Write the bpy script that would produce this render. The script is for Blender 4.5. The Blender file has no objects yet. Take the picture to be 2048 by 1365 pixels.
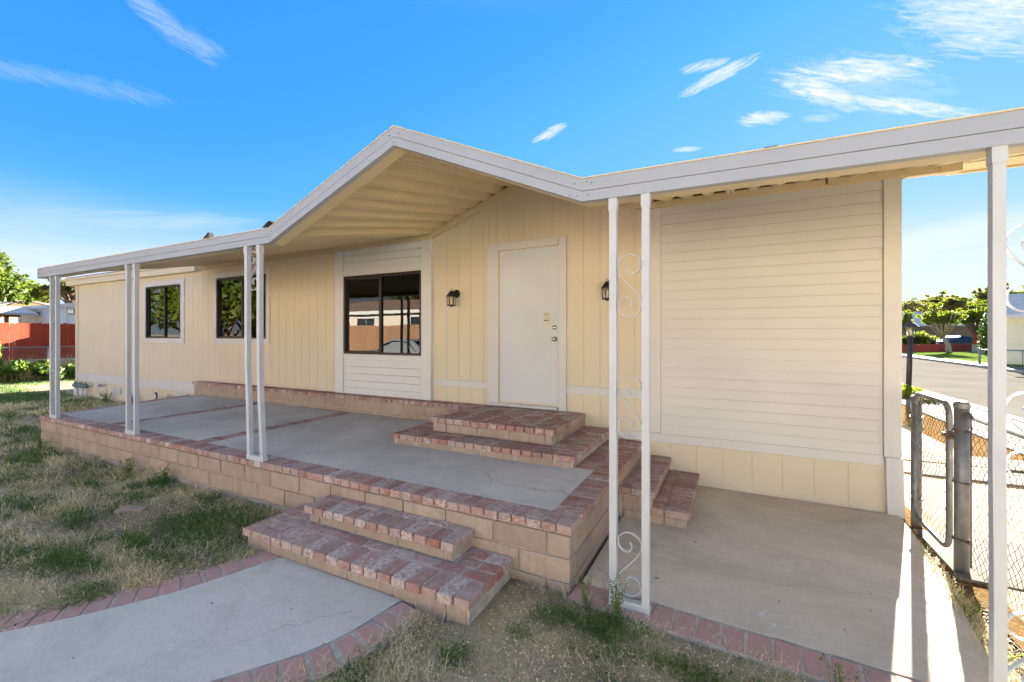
import bpy, bmesh, math, random
import numpy as np
from mathutils import Vector, Matrix, Euler

random.seed(7)
RNG = np.random.default_rng(7)
SC = bpy.context.scene
COL = SC.collection
R = math.radians
PI = math.pi

# ------------------------------------------------------------------ camera
CAMZ = 1.65
YAW = 26.96
cam = bpy.data.cameras.new('camera')
cam_o = bpy.data.objects.new('camera', cam)
COL.objects.link(cam_o)
cam.sensor_width = 36.0
cam.lens = 873.0 / 2048.0 * 36.0
cam.shift_y = -13.7 / 2048.0
cam.clip_start = 0.05
cam.clip_end = 2000
cam_o.location = (0, 0, CAMZ)
cam_o.rotation_euler = (R(90), 0, R(YAW))
SC.camera = cam_o

# ------------------------------------------------------------------ sky, sun, exposure
SUN_EL, SUN_AZ = 17.0, 15.5          # azimuth measured from +Y towards +X
SKY_STRENGTH = 0.05
SUN_STRENGTH = 5.0
EXPOSURE = 3.55
SKY_GAIN = 0.40

world = bpy.data.worlds.new('World')
SC.world = world
world.use_nodes = True
wn, wl = world.node_tree.nodes, world.node_tree.links
wn.clear()


def W(t, **kw):
    n = wn.new(t)
    for k, v in kw.items():
        setattr(n, k, v)
    return n


def wmath(op, a, b=None, c=None, clamp=False):
    n = W('ShaderNodeMath', operation=op, use_clamp=clamp)
    for i, v in enumerate((a, b, c)):
        if v is None:
            continue
        if isinstance(v, (int, float)):
            n.inputs[i].default_value = v
        else:
            wl.new(v, n.inputs[i])
    return n.outputs[0]


def wmix(fac, a, b):
    n = W('ShaderNodeMix', data_type='RGBA')
    for s, v in ((n.inputs[0], fac), (n.inputs[6], a), (n.inputs[7], b)):
        if isinstance(v, (int, float)):
            s.default_value = v
        elif isinstance(v, tuple):
            s.default_value = (*v, 1)
        else:
            wl.new(v, s)
    return n.outputs[2]


def wdir(px, py):
    """direction in the sky seen at a pixel of the 2048 wide photograph"""
    u, v = (px - 1024) / 873.0, -(py - 668.8) / 873.0
    c, s = math.cos(R(YAW)), math.sin(R(YAW))
    d = Vector((u * c - s, u * s + c, v))
    return d.normalized()


sky = W('ShaderNodeTexSky', sky_type='NISHITA', sun_disc=False)
sky.sun_elevation = R(SUN_EL)
sky.sun_rotation = R(SUN_AZ)
sky.altitude = 300
sky.air_density = 1.0
sky.dust_density = 0.1
sky.ozone_density = 3.0
tc = W('ShaderNodeTexCoord')
sepd = W('ShaderNodeSeparateXYZ')
wl.new(tc.outputs['Generated'], sepd.inputs[0])
# even out the very wide brightness range of the clear sky: its brightness picks a blue between deep and pale
sepc = W('ShaderNodeSeparateColor')
wl.new(sky.outputs[0], sepc.inputs[0])
lg = wmath('LOGARITHM', wmath('MAXIMUM', sepc.outputs[1], 0.01), 2.0)
mrs = W('ShaderNodeMapRange')
mrs.inputs['From Min'].default_value = math.log2(1.0)
mrs.inputs['From Max'].default_value = math.log2(16.0)
wl.new(lg, mrs.inputs[0])
rampn = W('ShaderNodeValToRGB')
SKYSTOPS = [(1.3, (0.21, 1.52, 4.4)), (1.9, (0.32, 1.86, 4.7)), (2.6, (0.60, 2.35, 5.0)), (4.5, (1.2, 2.9, 5.0)), (7.0, (1.8, 3.3, 5.0)), (11.0, (3.4, 4.2, 4.8))]
while len(rampn.color_ramp.elements) < len(SKYSTOPS):
    rampn.color_ramp.elements.new(0.5)
for e, (g_, c_) in zip(rampn.color_ramp.elements, SKYSTOPS):
    e.position = math.log2(g_) / 4.0
    e.color = (c_[0] / 5, c_[1] / 5, c_[2] / 5, 1)
wl.new(mrs.outputs[0], rampn.inputs[0])
scl = W('ShaderNodeVectorMath', operation='SCALE')
scl.inputs['Scale'].default_value = 5.0 * SKY_GAIN
wl.new(rampn.outputs[0], scl.inputs[0])
skycol = scl.outputs[0]

# thin cirrus: stretched noise on a flat layer far above, also used for the added cover overhead
zc = wmath('MAXIMUM', sepd.outputs[2], 0.03)
px_ = wmath('DIVIDE', sepd.outputs[0], zc)
py_ = wmath('DIVIDE', sepd.outputs[1], zc)
comb = W('ShaderNodeCombineXYZ')
wl.new(px_, comb.inputs[0]); wl.new(py_, comb.inputs[1])


def cirrus(rot, sx, sy, lo, hi, seed, det=6.0):
    mp = W('ShaderNodeMapping')
    mp.inputs['Rotation'].default_value = (0, 0, R(rot))
    mp.inputs['Scale'].default_value = (sx, sy, 1)
    mp.inputs['Location'].default_value = (seed, seed * 0.7, 0)
    wl.new(comb.outputs[0], mp.inputs[0])
    nz = W('ShaderNodeTexNoise')
    nz.inputs['Scale'].default_value = 1.0
    nz.inputs['Detail'].default_value = det
    nz.inputs['Roughness'].default_value = 0.62
    nz.inputs['Distortion'].default_value = 0.9
    wl.new(mp.outputs[0], nz.inputs['Vector'])
    mr = W('ShaderNodeMapRange')
    mr.inputs['From Min'].default_value = lo
    mr.inputs['From Max'].default_value = hi
    wl.new(nz.outputs[0], mr.inputs[0])
    return mr.outputs[0]


def patch(px, py, ang, tilt=0.0, squash=1.0):
    """soft elliptical region of sky around a direction"""
    d = wdir(px, py)
    h = Vector((-d.y, d.x, 0)).normalized() * -1
    u = d.cross(h)
    if u.z < 0:
        u = -u
    a = h * math.cos(R(tilt)) + u * math.sin(R(tilt))
    b = -h * math.sin(R(tilt)) + u * math.cos(R(tilt))

    def dot(vec):
        n = W('ShaderNodeVectorMath', operation='DOT_PRODUCT')
        wl.new(tc.outputs['Generated'], n.inputs[0])
        n.inputs[1].default_value = vec
        return n.outputs['Value']
    xa = wmath('DIVIDE', dot(a), R(ang))
    xb = wmath('DIVIDE', dot(b), R(ang) * squash)
    r2 = wmath('ADD', wmath('MULTIPLY', xa, xa), wmath('MULTIPLY', xb, xb))
    fwd = wmath('GREATER_THAN', dot(d), 0.0)
    return wmath('MULTIPLY', wmath('SUBTRACT', 1.0, r2, clamp=True), fwd), xa, xb


def grain(px, py, tilt, fx, fy, seed):
    """fibrous noise laid out round one direction of the sky"""
    m, xa, xb = patch(px, py, 10.0, tilt, 1.0)
    cv = W('ShaderNodeCombineXYZ')
    wl.new(wmath('MULTIPLY', xa, fx), cv.inputs[0])
    wl.new(wmath('MULTIPLY', xb, fy), cv.inputs[1])
    cv.inputs[2].default_value = seed
    nz = W('ShaderNodeTexNoise')
    nz.inputs['Scale'].default_value = 1.0
    nz.inputs['Detail'].default_value = 8.0
    nz.inputs['Roughness'].default_value = 0.70
    nz.inputs['Distortion'].default_value = 0.8
    wl.new(cv.outputs[0], nz.inputs['Vector'])
    return wmath('MULTIPLY', wmath('SUBTRACT', nz.outputs[0], 0.61), 2.9)


gA = grain(1440, 150, 16, 5.5, 34.0, 1.3)
gB = grain(1700, 170, -26, 4.6, 25.0, 4.1)
gC = grain(300, 100, -14, 5.0, 26.0, 8.8)
gD = grain(1000, 470, 6, 1.6, 12.0, 6.2)
masks = [   # photo pixel, half length, tilt and squash of the wisp, its grain, amount
    (1437, 152, 4.9, 16, 0.17, gA, 0.95), (1408, 132, 2.9, 2, 0.24, gA, 0.7),
    (1710, 143, 6.8, -15, 0.22, gB, 1.0), (1640, 184, 5.4, -34, 0.24, gB, 1.0), (1800, 211, 8.0, -25, 0.10, gB, 0.95), (1700, 168, 9.0, -22, 0.34, gB, 0.3),
    (1528, 237, 3.0, -8, 0.30, gB, 0.9), (1375, 299, 2.0, -4, 0.18, gB, 0.85), (1640, 236, 2.4, -12, 0.2, gB, 0.4),
    (320, 38, 5.6, -30, 0.24, gC, 0.30), (395, 88, 3.0, -14, 0.45, gC, 0.26), (60, 148, 7.5, 8, 0.14, gC, 0.16), (230, 182, 5.0, 6, 0.22, gC, 0.16),
    (1100, 267, 2.6, 24, 0.28, gA, 0.9), (2035, 5, 10.0, -30, 0.45, gB, 0.85),
    (1900, 470, 9.0, 10, 0.22, gD, 0.5), (330, 440, 12.0, 6, 0.10, gD, 0.30),
]
tot = None
for (mx, my, ang, tilt, sq, gr, amt) in masks:
    m, xa, xb = patch(mx, my, ang, tilt, sq)
    f = wmath('ADD', wmath('MULTIPLY', m, 1.15), gr)
    f = wmath('MULTIPLY', wmath('MULTIPLY', wmath('MULTIPLY', f, 0.9, clamp=True), wmath('MULTIPLY', m, 3.0, clamp=True)), amt)
    tot = f if tot is None else wmath('MAXIMUM', tot, f)
# low veil of haze cloud lying along the horizon all round
veil = cirrus(8, 0.16, 0.5, 0.30, 0.62, 5.3)
vm = W('ShaderNodeMapRange', interpolation_type='SMOOTHSTEP')
vm.inputs['From Min'].default_value = 0.265
vm.inputs['From Max'].default_value = 0.07
wl.new(sepd.outputs[2], vm.inputs[0])
veilm = wmath('MULTIPLY', vm.outputs[0], wmath('ADD', 0.66, wmath('MULTIPLY', veil, 0.45)), clamp=True)
veilm = wmath('MULTIPLY', veilm, 0.93)
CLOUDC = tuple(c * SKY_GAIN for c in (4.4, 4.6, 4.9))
# added cloud cover overhead, outside the view, put in for neutral fill light
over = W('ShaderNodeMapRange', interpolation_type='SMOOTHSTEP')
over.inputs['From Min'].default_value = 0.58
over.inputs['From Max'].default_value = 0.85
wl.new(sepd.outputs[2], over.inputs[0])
fill_cloud = cirrus(40, 1.3, 2.6, 0.12, 0.56, 7.9)
tot = wmath('MAXIMUM', tot, wmath('MULTIPLY', wmath('MULTIPLY', over.outputs[0], fill_cloud), 0.92))
skycol = wmix(veilm, skycol, tuple(c * SKY_GAIN for c in (3.9, 4.4, 4.9)))
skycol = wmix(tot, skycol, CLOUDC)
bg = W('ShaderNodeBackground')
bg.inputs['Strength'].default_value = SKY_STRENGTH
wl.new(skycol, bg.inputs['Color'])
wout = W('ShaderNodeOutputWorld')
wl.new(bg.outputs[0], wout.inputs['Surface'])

sun = bpy.data.lights.new('sun', 'SUN')
sun.energy = SUN_STRENGTH
sun.angle = R(0.6)
sun.color = (1.0, 0.94, 0.82)
sun_o = bpy.data.objects.new('sun', sun)
COL.objects.link(sun_o)
sd = Vector((math.sin(R(SUN_AZ)) * math.cos(R(SUN_EL)), math.cos(R(SUN_AZ)) * math.cos(R(SUN_EL)), math.sin(R(SUN_EL))))
sun_o.rotation_euler = (-sd).to_track_quat('-Z', 'Y').to_euler()
sun_o.location = (10, 30, 20)

SC.view_settings.view_transform = 'Standard'
SC.view_settings.look = 'None'
SC.view_settings.gamma = 1
SC.view_settings.exposure = EXPOSURE
SC.view_settings.use_curve_mapping = False
SC.cycles.use_denoising = True
SC.cycles.max_bounces = 8
SC.cycles.diffuse_bounces = 5
SC.cycles.transparent_max_bounces = 16

# ------------------------------------------------------------------ materials


class NT:
    """small helper round one material's node tree"""

    def __init__(self, name, rough=0.6, spec=0.3):
        self.m = bpy.data.materials.new(name)
        self.m.use_nodes = True
        self.t = self.m.node_tree
        self.b = self.t.nodes['Principled BSDF']
        self.b.inputs['Roughness'].default_value = rough
        self.b.inputs['Specular IOR Level'].default_value = spec
        self._pos = None

    def n(self, typ, **kw):
        x = self.t.nodes.new(typ)
        for k, v in kw.items():
            setattr(x, k, v)
        return x

    def link(self, a, b):
        self.t.links.new(a, b)

    def put(self, sock, v):
        if isinstance(v, (int, float)):
            sock.default_value = v
        elif isinstance(v, tuple):
            sock.default_value = (*v, 1) if len(v) == 3 and sock.type == 'RGBA' else v
        else:
            self.link(v, sock)

    def pos(self):
        if self._pos is None:
            self._pos = self.n('ShaderNodeNewGeometry').outputs['Position']
        return self._pos

    def rnd(self, k=1.0):
        o = self.n('ShaderNodeObjectInfo').outputs['Random']
        if k == 1.0:
            return o
        return self.math('FRACT', self.math('MULTIPLY', o, k))

    def math(self, op, a, b=None, clamp=False):
        x = self.n('ShaderNodeMath', operation=op, use_clamp=clamp)
        self.put(x.inputs[0], a)
        if b is not None:
            self.put(x.inputs[1], b)
        return x.outputs[0]

    def shifted(self, scale=(1, 1, 1)):
        """world position pushed by a per-object random amount, so that no two pieces share a pattern"""
        w = self.n('ShaderNodeVectorMath', operation='SCALE')
        w.inputs[0].default_value = (37.0, 61.0, 23.0)
        self.link(self.rnd(), w.inputs['Scale'])
        a = self.n('ShaderNodeVectorMath', operation='ADD')
        self.link(self.pos(), a.inputs[0]); self.link(w.outputs[0], a.inputs[1])
        m = self.n('ShaderNodeVectorMath', operation='MULTIPLY')
        self.link(a.outputs[0], m.inputs[0]); m.inputs[1].default_value = scale
        return m.outputs[0]

    def scaled(self, scale):
        m = self.n('ShaderNodeVectorMath', operation='MULTIPLY')
        self.link(self.pos(), m.inputs[0]); m.inputs[1].default_value = scale
        return m.outputs[0]

    def noise(self, scale, detail=4, rough=0.55, vec=None, dist=0.0):
        x = self.n('ShaderNodeTexNoise')
        x.inputs['Scale'].default_value = scale
        x.inputs['Detail'].default_value = detail
        x.inputs['Roughness'].default_value = rough
        x.inputs['Distortion'].default_value = dist
        self.link(vec if vec is not None else self.pos(), x.inputs['Vector'])
        return x.outputs[0]

    def ramp(self, f, lo, hi, a=0.0, b=1.0):
        x = self.n('ShaderNodeMapRange')
        for i, v in enumerate((f, lo, hi, a, b)):
            self.put(x.inputs[i], v)
        return x.outputs[0]

    def cramp(self, f, stops):
        x = self.n('ShaderNodeValToRGB')
        while len(x.color_ramp.elements) < len(stops):
            x.color_ramp.elements.new(0.5)
        for e, (p, c) in zip(x.color_ramp.elements, stops):
            e.position = p; e.color = (*c, 1)
        self.link(f, x.inputs[0])
        return x.outputs[0]

    def mix(self, f, a, b):
        x = self.n('ShaderNodeMix', data_type='RGBA')
        self.put(x.inputs[0], f); self.put(x.inputs[6], a); self.put(x.inputs[7], b)
        return x.outputs[2]

    def bump(self, h, strength=0.3, dist=0.01):
        x = self.n('ShaderNodeBump')
        x.inputs['Strength'].default_value = strength
        x.inputs['Distance'].default_value = dist
        self.link(h, x.inputs['Height'])
        self.link(x.outputs[0], self.b.inputs['Normal'])

    def color(self, c):
        self.put(self.b.inputs['Base Color'], c)
        return self


MAT = {}


def plain(name, col, rough=0.6, spec=0.3, metal=0.0, vary=0.06, nscale=6.0, bump=0.0):
    q = NT(name, rough, spec)
    q.b.inputs['Metallic'].default_value = metal
    f = q.noise(nscale, 4)
    lo = tuple(max(0, c * (1 - vary)) for c in col)
    hi = tuple(min(1, c * (1 + vary)) for c in col)
    q.color(q.mix(q.ramp(f, 0.3, 0.7), lo, hi))
    if bump:
        q.bump(q.noise(nscale * 12, 3), bump, 0.004)
    MAT[name] = q.m
    return q.m


def painted_wood(name, col, dirt=(0.35, 0.28, 0.2), dirt_amt=0.10, grain=(1, 1, 1), bump=0.25):
    """paint over rough sawn board: faint sawn grain and slight blotches"""
    q = NT(name, 0.62, 0.25)
    g = q.noise(60, 3, vec=q.shifted(grain))
    blot = q.noise(1.7, 5)
    c = q.mix(q.ramp(blot, 0.3, 0.75), tuple(x * 0.95 for x in col), tuple(min(1, x * 1.03) for x in col))
    c = q.mix(q.math('MULTIPLY', q.ramp(g, 0.5, 0.75), 0.10), c, tuple(x * 0.7 for x in col))
    c = q.mix(q.math('MULTIPLY', q.rnd(7.7), 0.06), c, tuple(x * 0.8 for x in col))
    st = q.noise(9, 6, 0.7)
    c = q.mix(q.math('MULTIPLY', q.ramp(st, 0.62, 0.8), dirt_amt), c, dirt)
    q.color(c)
    q.bump(q.math('ADD', g, q.math('MULTIPLY', q.noise(2.2, 3), 5.0)), bump, 0.003)
    MAT[name] = q.m
    return q.m


painted_wood('cream_paint', (0.63, 0.567, 0.44), grain=(0.35, 1, 3.0))
painted_wood('white_paint', (0.595, 0.595, 0.595), grain=(0.5, 1, 2.0), dirt_amt=0.06)
painted_wood('bay_white_paint', (0.635, 0.655, 0.675), grain=(0.5, 1, 2.0), dirt_amt=0.05)
painted_wood('door_paint', (0.575, 0.61, 0.655), dirt_amt=0.08, bump=0.05)
plain('awning_cream', (0.63, 0.525, 0.335), 0.45, 0.4, vary=0.05, nscale=3)
plain('seam_shade', (0.36, 0.28, 0.17), 0.8, 0.1, vary=0.2, nscale=30)  # brown of the painted shade line in the fascia groove
q = NT('white_metal', 0.42, 0.4)
q.b.inputs['Metallic'].default_value = 0.0
c = q.mix(q.ramp(q.noise(5, 5), 0.3, 0.7), (0.475, 0.50, 0.53), (0.53, 0.555, 0.585))
c = q.mix(q.math('MULTIPLY', q.ramp(q.noise(16, 6, 0.75), 0.60, 0.75), 0.22), c, (0.50, 0.47, 0.42))
c = q.mix(q.ramp(q.noise(48, 4, 0.7), 0.735, 0.76, 0, 0.8), c, (0.23, 0.13, 0.08))
q.color(c)
q.bump(q.noise(22, 4), 0.08, 0.004)
MAT['white_metal'] = q.m
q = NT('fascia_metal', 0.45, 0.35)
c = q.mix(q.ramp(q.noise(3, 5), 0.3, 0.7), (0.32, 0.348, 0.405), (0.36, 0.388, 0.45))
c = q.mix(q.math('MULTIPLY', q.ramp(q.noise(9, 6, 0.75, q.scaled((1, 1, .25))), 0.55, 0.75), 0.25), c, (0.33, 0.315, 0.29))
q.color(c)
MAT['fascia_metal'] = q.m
plain('dark_frame', (0.018, 0.014, 0.011), 0.4, 0.4)
plain('black_metal', (0.008, 0.008, 0.009), 0.45, 0.4)
plain('galvanised', (0.20, 0.205, 0.205), 0.5, 0.4, metal=0.55, vary=0.25, nscale=14)
plain('rusty_wire', (0.14, 0.11, 0.095), 0.6, 0.3, metal=0.4, vary=0.4, nscale=20)
plain('steel', (0.55, 0.52, 0.48), 0.25, 0.5, metal=1.0)
plain('brass', (0.6, 0.5, 0.34), 0.28, 0.5, metal=1.0)
plain('paper', (0.62, 0.58, 0.48), 0.8, 0.1)
plain('ink', (0.05, 0.05, 0.05), 0.8, 0.1)
plain('pvc', (0.66, 0.66, 0.62), 0.45, 0.4)
plain('valve_green', (0.10, 0.16, 0.15), 0.5, 0.4, vary=0.3)
plain('blue_plastic', (0.03, 0.05, 0.25), 0.4, 0.4)
plain('scrap_dark', (0.035, 0.035, 0.038), 0.8, 0.1, vary=0.3, nscale=25)
plain('roof_grey', (0.16, 0.15, 0.145), 0.85, 0.1, vary=0.3, nscale=25)
plain('roof_brown', (0.23, 0.16, 0.12), 0.85, 0.1, vary=0.3, nscale=14)
plain('roof_pale', (0.50, 0.48, 0.45), 0.6, 0.2, vary=0.2, nscale=4)
plain('roof_tile', (0.34, 0.25, 0.22), 0.8, 0.1, vary=0.25, nscale=9)
plain('stucco_taupe', (0.20, 0.17, 0.13), 0.85, 0.1)
plain('stucco_cream', (0.80, 0.72, 0.52), 0.8, 0.1)
plain('stucco_pink', (0.60, 0.52, 0.44), 0.8, 0.1)
plain('stucco_white', (0.76, 0.77, 0.80), 0.75, 0.15)
plain('stucco_brown', (0.30, 0.22, 0.18), 0.8, 0.1)
plain('blue_paint', (0.16, 0.32, 0.52), 0.6, 0.2)
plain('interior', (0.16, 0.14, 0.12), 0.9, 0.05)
plain('bark', (0.13, 0.095, 0.07), 0.9, 0.05, vary=0.4, nscale=9, bump=0.6)
plain('bark_pale', (0.26, 0.22, 0.18), 0.9, 0.05, vary=0.3, nscale=9, bump=0.5)
plain('stem_green', (0.12, 0.17, 0.05), 0.7, 0.1)
plain('orange_wood', (0.42, 0.16, 0.05), 0.7, 0.15, vary=0.25, nscale=12)
plain('car_silver', (0.42, 0.44, 0.47), 0.25, 0.5, metal=0.5, vary=0.02)
plain('car_blue', (0.008, 0.014, 0.034), 0.2, 0.5, vary=0.02)
plain('car_red', (0.5, 0.02, 0.03), 0.2, 0.5, vary=0.02)
plain('rubber', (0.015, 0.015, 0.015), 0.8, 0.1)
plain('mortar', (0.44, 0.40, 0.345), 0.95, 0.05, vary=0.25, nscale=18, bump=0.5)
plain('curb_concrete', (0.33, 0.31, 0.275), 0.85, 0.1, vary=0.15, nscale=3)
plain('leaf_dry', (0.36, 0.22, 0.10), 0.8, 0.1, vary=0.3)
plain('lamp_black', (0.02, 0.018, 0.017), 0.5, 0.35)


def wood_fence(name, col):
    q = NT(name, 0.8, 0.1)
    g = q.noise(9, 5, vec=q.shifted((6, 6, 0.7)))
    c = q.mix(q.ramp(g, 0.3, 0.75), tuple(x * 0.7 for x in col), tuple(min(1, x * 1.2) for x in col))
    c = q.mix(q.math('MULTIPLY', q.rnd(5.1), 0.35), c, tuple(x * 0.6 for x in col))
    q.color(c)
    MAT[name] = q.m


wood_fence('fence_red', (0.38, 0.07, 0.038))
wood_fence('fence_darkred', (0.26, 0.055, 0.045))
wood_fence('fence_orange', (0.33, 0.19, 0.115))


def brick_mat(name, tops=0.0, paint=0.5):
    """old used brick: red body, flaking whitewash and cement smears, each brick its own amount"""
    q = NT(name, 0.88, 0.12)
    v = q.shifted()
    body = q.cramp(q.rnd(), [(0.0, (0.19, 0.06, 0.05)), (0.3, (0.27, 0.078, 0.06)), (0.6, (0.33, 0.11, 0.08)),
                             (0.8, (0.27, 0.13, 0.10)), (1.0, (0.23, 0.125, 0.105))])
    mott = q.noise(42, 5, 0.6, v)
    body = q.mix(q.math('MULTIPLY', q.ramp(mott, 0.35, 0.7), 0.55), body, (0.38, 0.19, 0.15))
    # grey cement film
    film = q.noise(15, 6, 0.65, v, 0.6)
    thr = q.ramp(q.rnd(9.3), 0, 1, 0.40, 0.74)
    fm = q.ramp(q.math('SUBTRACT', film, thr), -0.12, 0.14)
    body = q.mix(q.math('MULTIPLY', q.math('ADD', q.math('MULTIPLY', fm, 0.62), 0.16), 1.0), body, (0.45, 0.365, 0.32))
    smear = q.noise(5.5, 7, 0.72, dist=0.8)
    body = q.mix(q.math('MULTIPLY', q.ramp(smear, 0.44, 0.62), 0.42), body, (0.46, 0.385, 0.345))
    # white paint flakes, running mostly along the brick
    wv = q.n('ShaderNodeVectorMath', operation='MULTIPLY')
    q.link(v, wv.inputs[0]); wv.inputs[1].default_value = (1.0, 1.0, 1.5)
    fl = q.noise(38, 8, 0.74, wv.outputs[0], 0.8)
    thr2 = q.ramp(q.math('POWER', q.rnd(21.7), 1.6), 0, 1, 0.70 - 0.10 * paint, 0.50 - 0.18 * paint)
    wm = q.ramp(q.math('SUBTRACT', fl, thr2), 0.0, 0.07)
    body = q.mix(q.math('MULTIPLY', wm, 0.70), body, (0.62, 0.58, 0.545))
    body = q.mix(0.07, body, (0.46, 0.40, 0.375))
    q.color(body)
    q.bump(q.math('ADD', mott, q.math('MULTIPLY', wm, 0.3)), 0.55, 0.004)
    MAT[name] = q.m


brick_mat('brick', paint=0.38)
brick_mat('brick_worn', paint=0.2)


def block_mat():
    q = NT('block', 0.92, 0.08)
    v = q.shifted()
    c = q.cramp(q.rnd(), [(0, (0.38, 0.298, 0.235)), (0.5, (0.43, 0.337, 0.265)), (1, (0.34, 0.278, 0.228))])
    blot = q.noise(7, 5, 0.6, v)
    c = q.mix(q.math('MULTIPLY', q.ramp(blot, 0.4, 0.75), 0.45), c, (0.27, 0.185, 0.13))
    smear = q.noise(3.2, 6, 0.7, v, 0.5)
    c = q.mix(q.math('MULTIPLY', q.ramp(smear, 0.5, 0.7), 0.45), c, (0.50, 0.385, 0.30))
    pits = q.noise(60, 6, 0.8, v)
    c = q.mix(q.math('MULTIPLY', q.ramp(pits, 0.55, 0.70), .75), c, (0.17, 0.115, 0.085))
    c = q.mix(q.math('MULTIPLY', q.ramp(q.noise(3.0, 6, 0.7, q.scaled((3.5, 3.5, .5))), 0.5, 0.72), 0.5), c, (0.23, 0.18, 0.14))
    spot = q.noise(2.1, 6, 0.75, v)
    c = q.mix(q.math('MULTIPLY', q.ramp(spot, 0.66, 0.78), 0.6), c, (0.10, 0.085, 0.07))
    q.color(c)
    q.bump(q.math('SUBTRACT', blot, q.math('MULTIPLY', q.ramp(pits, 0.62, 0.74), 1.3)), 0.6, 0.006)
    MAT['block'] = q.m


block_mat()


def concrete(name, base, dark, light, cracks=True):
    q = NT(name, 0.92, 0.02)
    big = q.noise(0.7, 6, 0.6, dist=0.7)
    mid = q.noise(3.1, 6, 0.65, q.scaled((1, 1.9, 1)), 1.0)
    fine = q.noise(75, 6, 0.8)
    c = q.mix(q.ramp(big, 0.38, 0.60), tuple(x * .84 for x in dark), base)
    c = q.mix(q.math('MULTIPLY', q.ramp(q.noise(14, 7, 0.75), 0.42, 0.68), 0.30), c, tuple(x * 0.72 for x in dark))
    c = q.mix(q.math('MULTIPLY', q.ramp(mid, 0.5, 0.72), 0.5), c, light)
    c = q.mix(q.math('MULTIPLY', q.ramp(q.noise(1.6, 7, 0.75, dist=.6), 0.54, 0.74), 0.55), c, tuple(x * 0.62 for x in dark))
    c = q.mix(q.math('MULTIPLY', q.ramp(fine, 0.40, 0.66), 0.42), c, tuple(x * 0.60 for x in base))
    sp = q.noise(26, 4, 0.7)
    c = q.mix(q.ramp(sp, 0.735, 0.76, 0, 0.75), c, (0.10, 0.085, 0.07))
    wsp = q.noise(17, 5, 0.7, q.scaled((1.0, 1.0, 1.3)))
    c = q.mix(q.ramp(wsp, 0.755, 0.77, 0, 0.6), c, (0.62, 0.61, 0.58))
    if cracks:
        vo = q.n('ShaderNodeTexVoronoi', feature='DISTANCE_TO_EDGE')
        vo.inputs['Scale'].default_value = 0.5
        ws = q.n('ShaderNodeVectorMath', operation='ADD')
        w2 = q.n('ShaderNodeTexNoise'); w2.inputs['Scale'].default_value = 2.2; w2.inputs['Detail'].default_value = 6
        q.link(q.pos(), w2.inputs['Vector'])
        wsc = q.n('ShaderNodeVectorMath', operation='SCALE'); wsc.inputs['Scale'].default_value = 0.5
        q.link(w2.outputs['Color'], wsc.inputs[0])
        q.link(q.pos(), ws.inputs[0]); q.link(wsc.outputs[0], ws.inputs[1])
        q.link(ws.outputs[0], vo.inputs['Vector'])
        cr = q.math('MULTIPLY', q.ramp(vo.outputs['Distance'], 0.0, 0.0035, 1, 0), q.ramp(q.noise(0.9, 2), 0.5, 0.56))
        c = q.mix(q.math('MULTIPLY', cr, 0.55), c, tuple(x * 0.45 for x in dark))
    q.color(c)
    q.bump(q.math('ADD', fine, q.math('MULTIPLY', mid, 0.6)), 0.22, 0.004)
    MAT[name] = q.m


concrete('concrete_deck', (0.68, 0.655, 0.60), (0.60, 0.575, 0.525), (0.70, 0.68, 0.63))
concrete('concrete_walk', (0.62, 0.595, 0.53), (0.55, 0.525, 0.47), (0.66, 0.635, 0.57))
concrete('concrete_side', (0.68, 0.605, 0.50), (0.58, 0.515, 0.425), (0.70, 0.645, 0.56))
concrete('concrete_far', (0.19, 0.172, 0.143), (0.145, 0.132, 0.109), (0.22, 0.20, 0.17), False)


def road_mat():
    q = NT('asphalt', 0.95, 0.0)
    c = q.mix(q.ramp(q.noise(0.5, 6), 0.3, 0.7), (0.115, 0.104, 0.09), (0.15, 0.137, 0.12))
    c = q.mix(q.math('MULTIPLY', q.ramp(q.noise(60, 2), 0.4, 0.7), 0.3), c, (0.09, 0.082, 0.073))
    q.color(c)
    MAT['asphalt'] = q.m


road_mat()


def ground_mat():
    q = NT('soil', 0.97, 0.03)
    big = q.noise(0.55, 5, 0.6)
    mid = q.noise(2.3, 6, 0.65)
    fine = q.noise(38, 5, 0.7)
    straw = q.noise(55, 4, 0.7, q.scaled((1.0, 3.0, 1)))
    c = q.mix(q.ramp(mid, 0.35, 0.65), (0.19, 0.15, 0.115), (0.33, 0.262, 0.192))
    c = q.mix(q.ramp(q.math('ADD', big, q.math('MULTIPLY', straw, 0.35)), 0.56, 0.78), c, (0.50, 0.41, 0.26))
    c = q.mix(q.math('MULTIPLY', q.ramp(fine, 0.45, 0.72), 0.5), c, (0.09, 0.068, 0.053))
    c = q.mix(q.math('MULTIPLY', q.ramp(straw, 0.56, 0.66), 0.5), c, (0.46, 0.375, 0.24))
    q.color(c)
    q.bump(q.math('ADD', fine, mid), 0.8, 0.02)
    MAT['soil'] = q.m
    q = NT('straw_ground', 0.97, 0.0)
    fine = q.noise(30, 6, 0.75)
    c = q.mix(q.ramp(fine, 0.33, 0.66), (0.07, 0.042, 0.020), (0.24, 0.145, 0.060))
    c = q.mix(q.math('MULTIPLY', q.ramp(q.noise(1.2, 4), 0.45, 0.7), 0.35), c, (0.24, 0.18, 0.10))
    q.color(c)
    q.bump(fine, 1.0, 0.03)
    MAT['straw_ground'] = q.m
    q = NT('lawn_green', 0.9, 0.0)
    c = q.mix(q.ramp(q.noise(1.0, 5), 0.3, 0.7), (0.07, 0.12, 0.025), (0.14, 0.18, 0.04))
    c = q.mix(q.math('MULTIPLY', q.ramp(q.noise(40, 3), 0.4, 0.7), 0.5), c, (0.04, 0.07, 0.015))
    q.color(c)
    q.bump(q.noise(40, 3), 0.8, 0.03)
    MAT['lawn_green'] = q.m


ground_mat()


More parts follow.
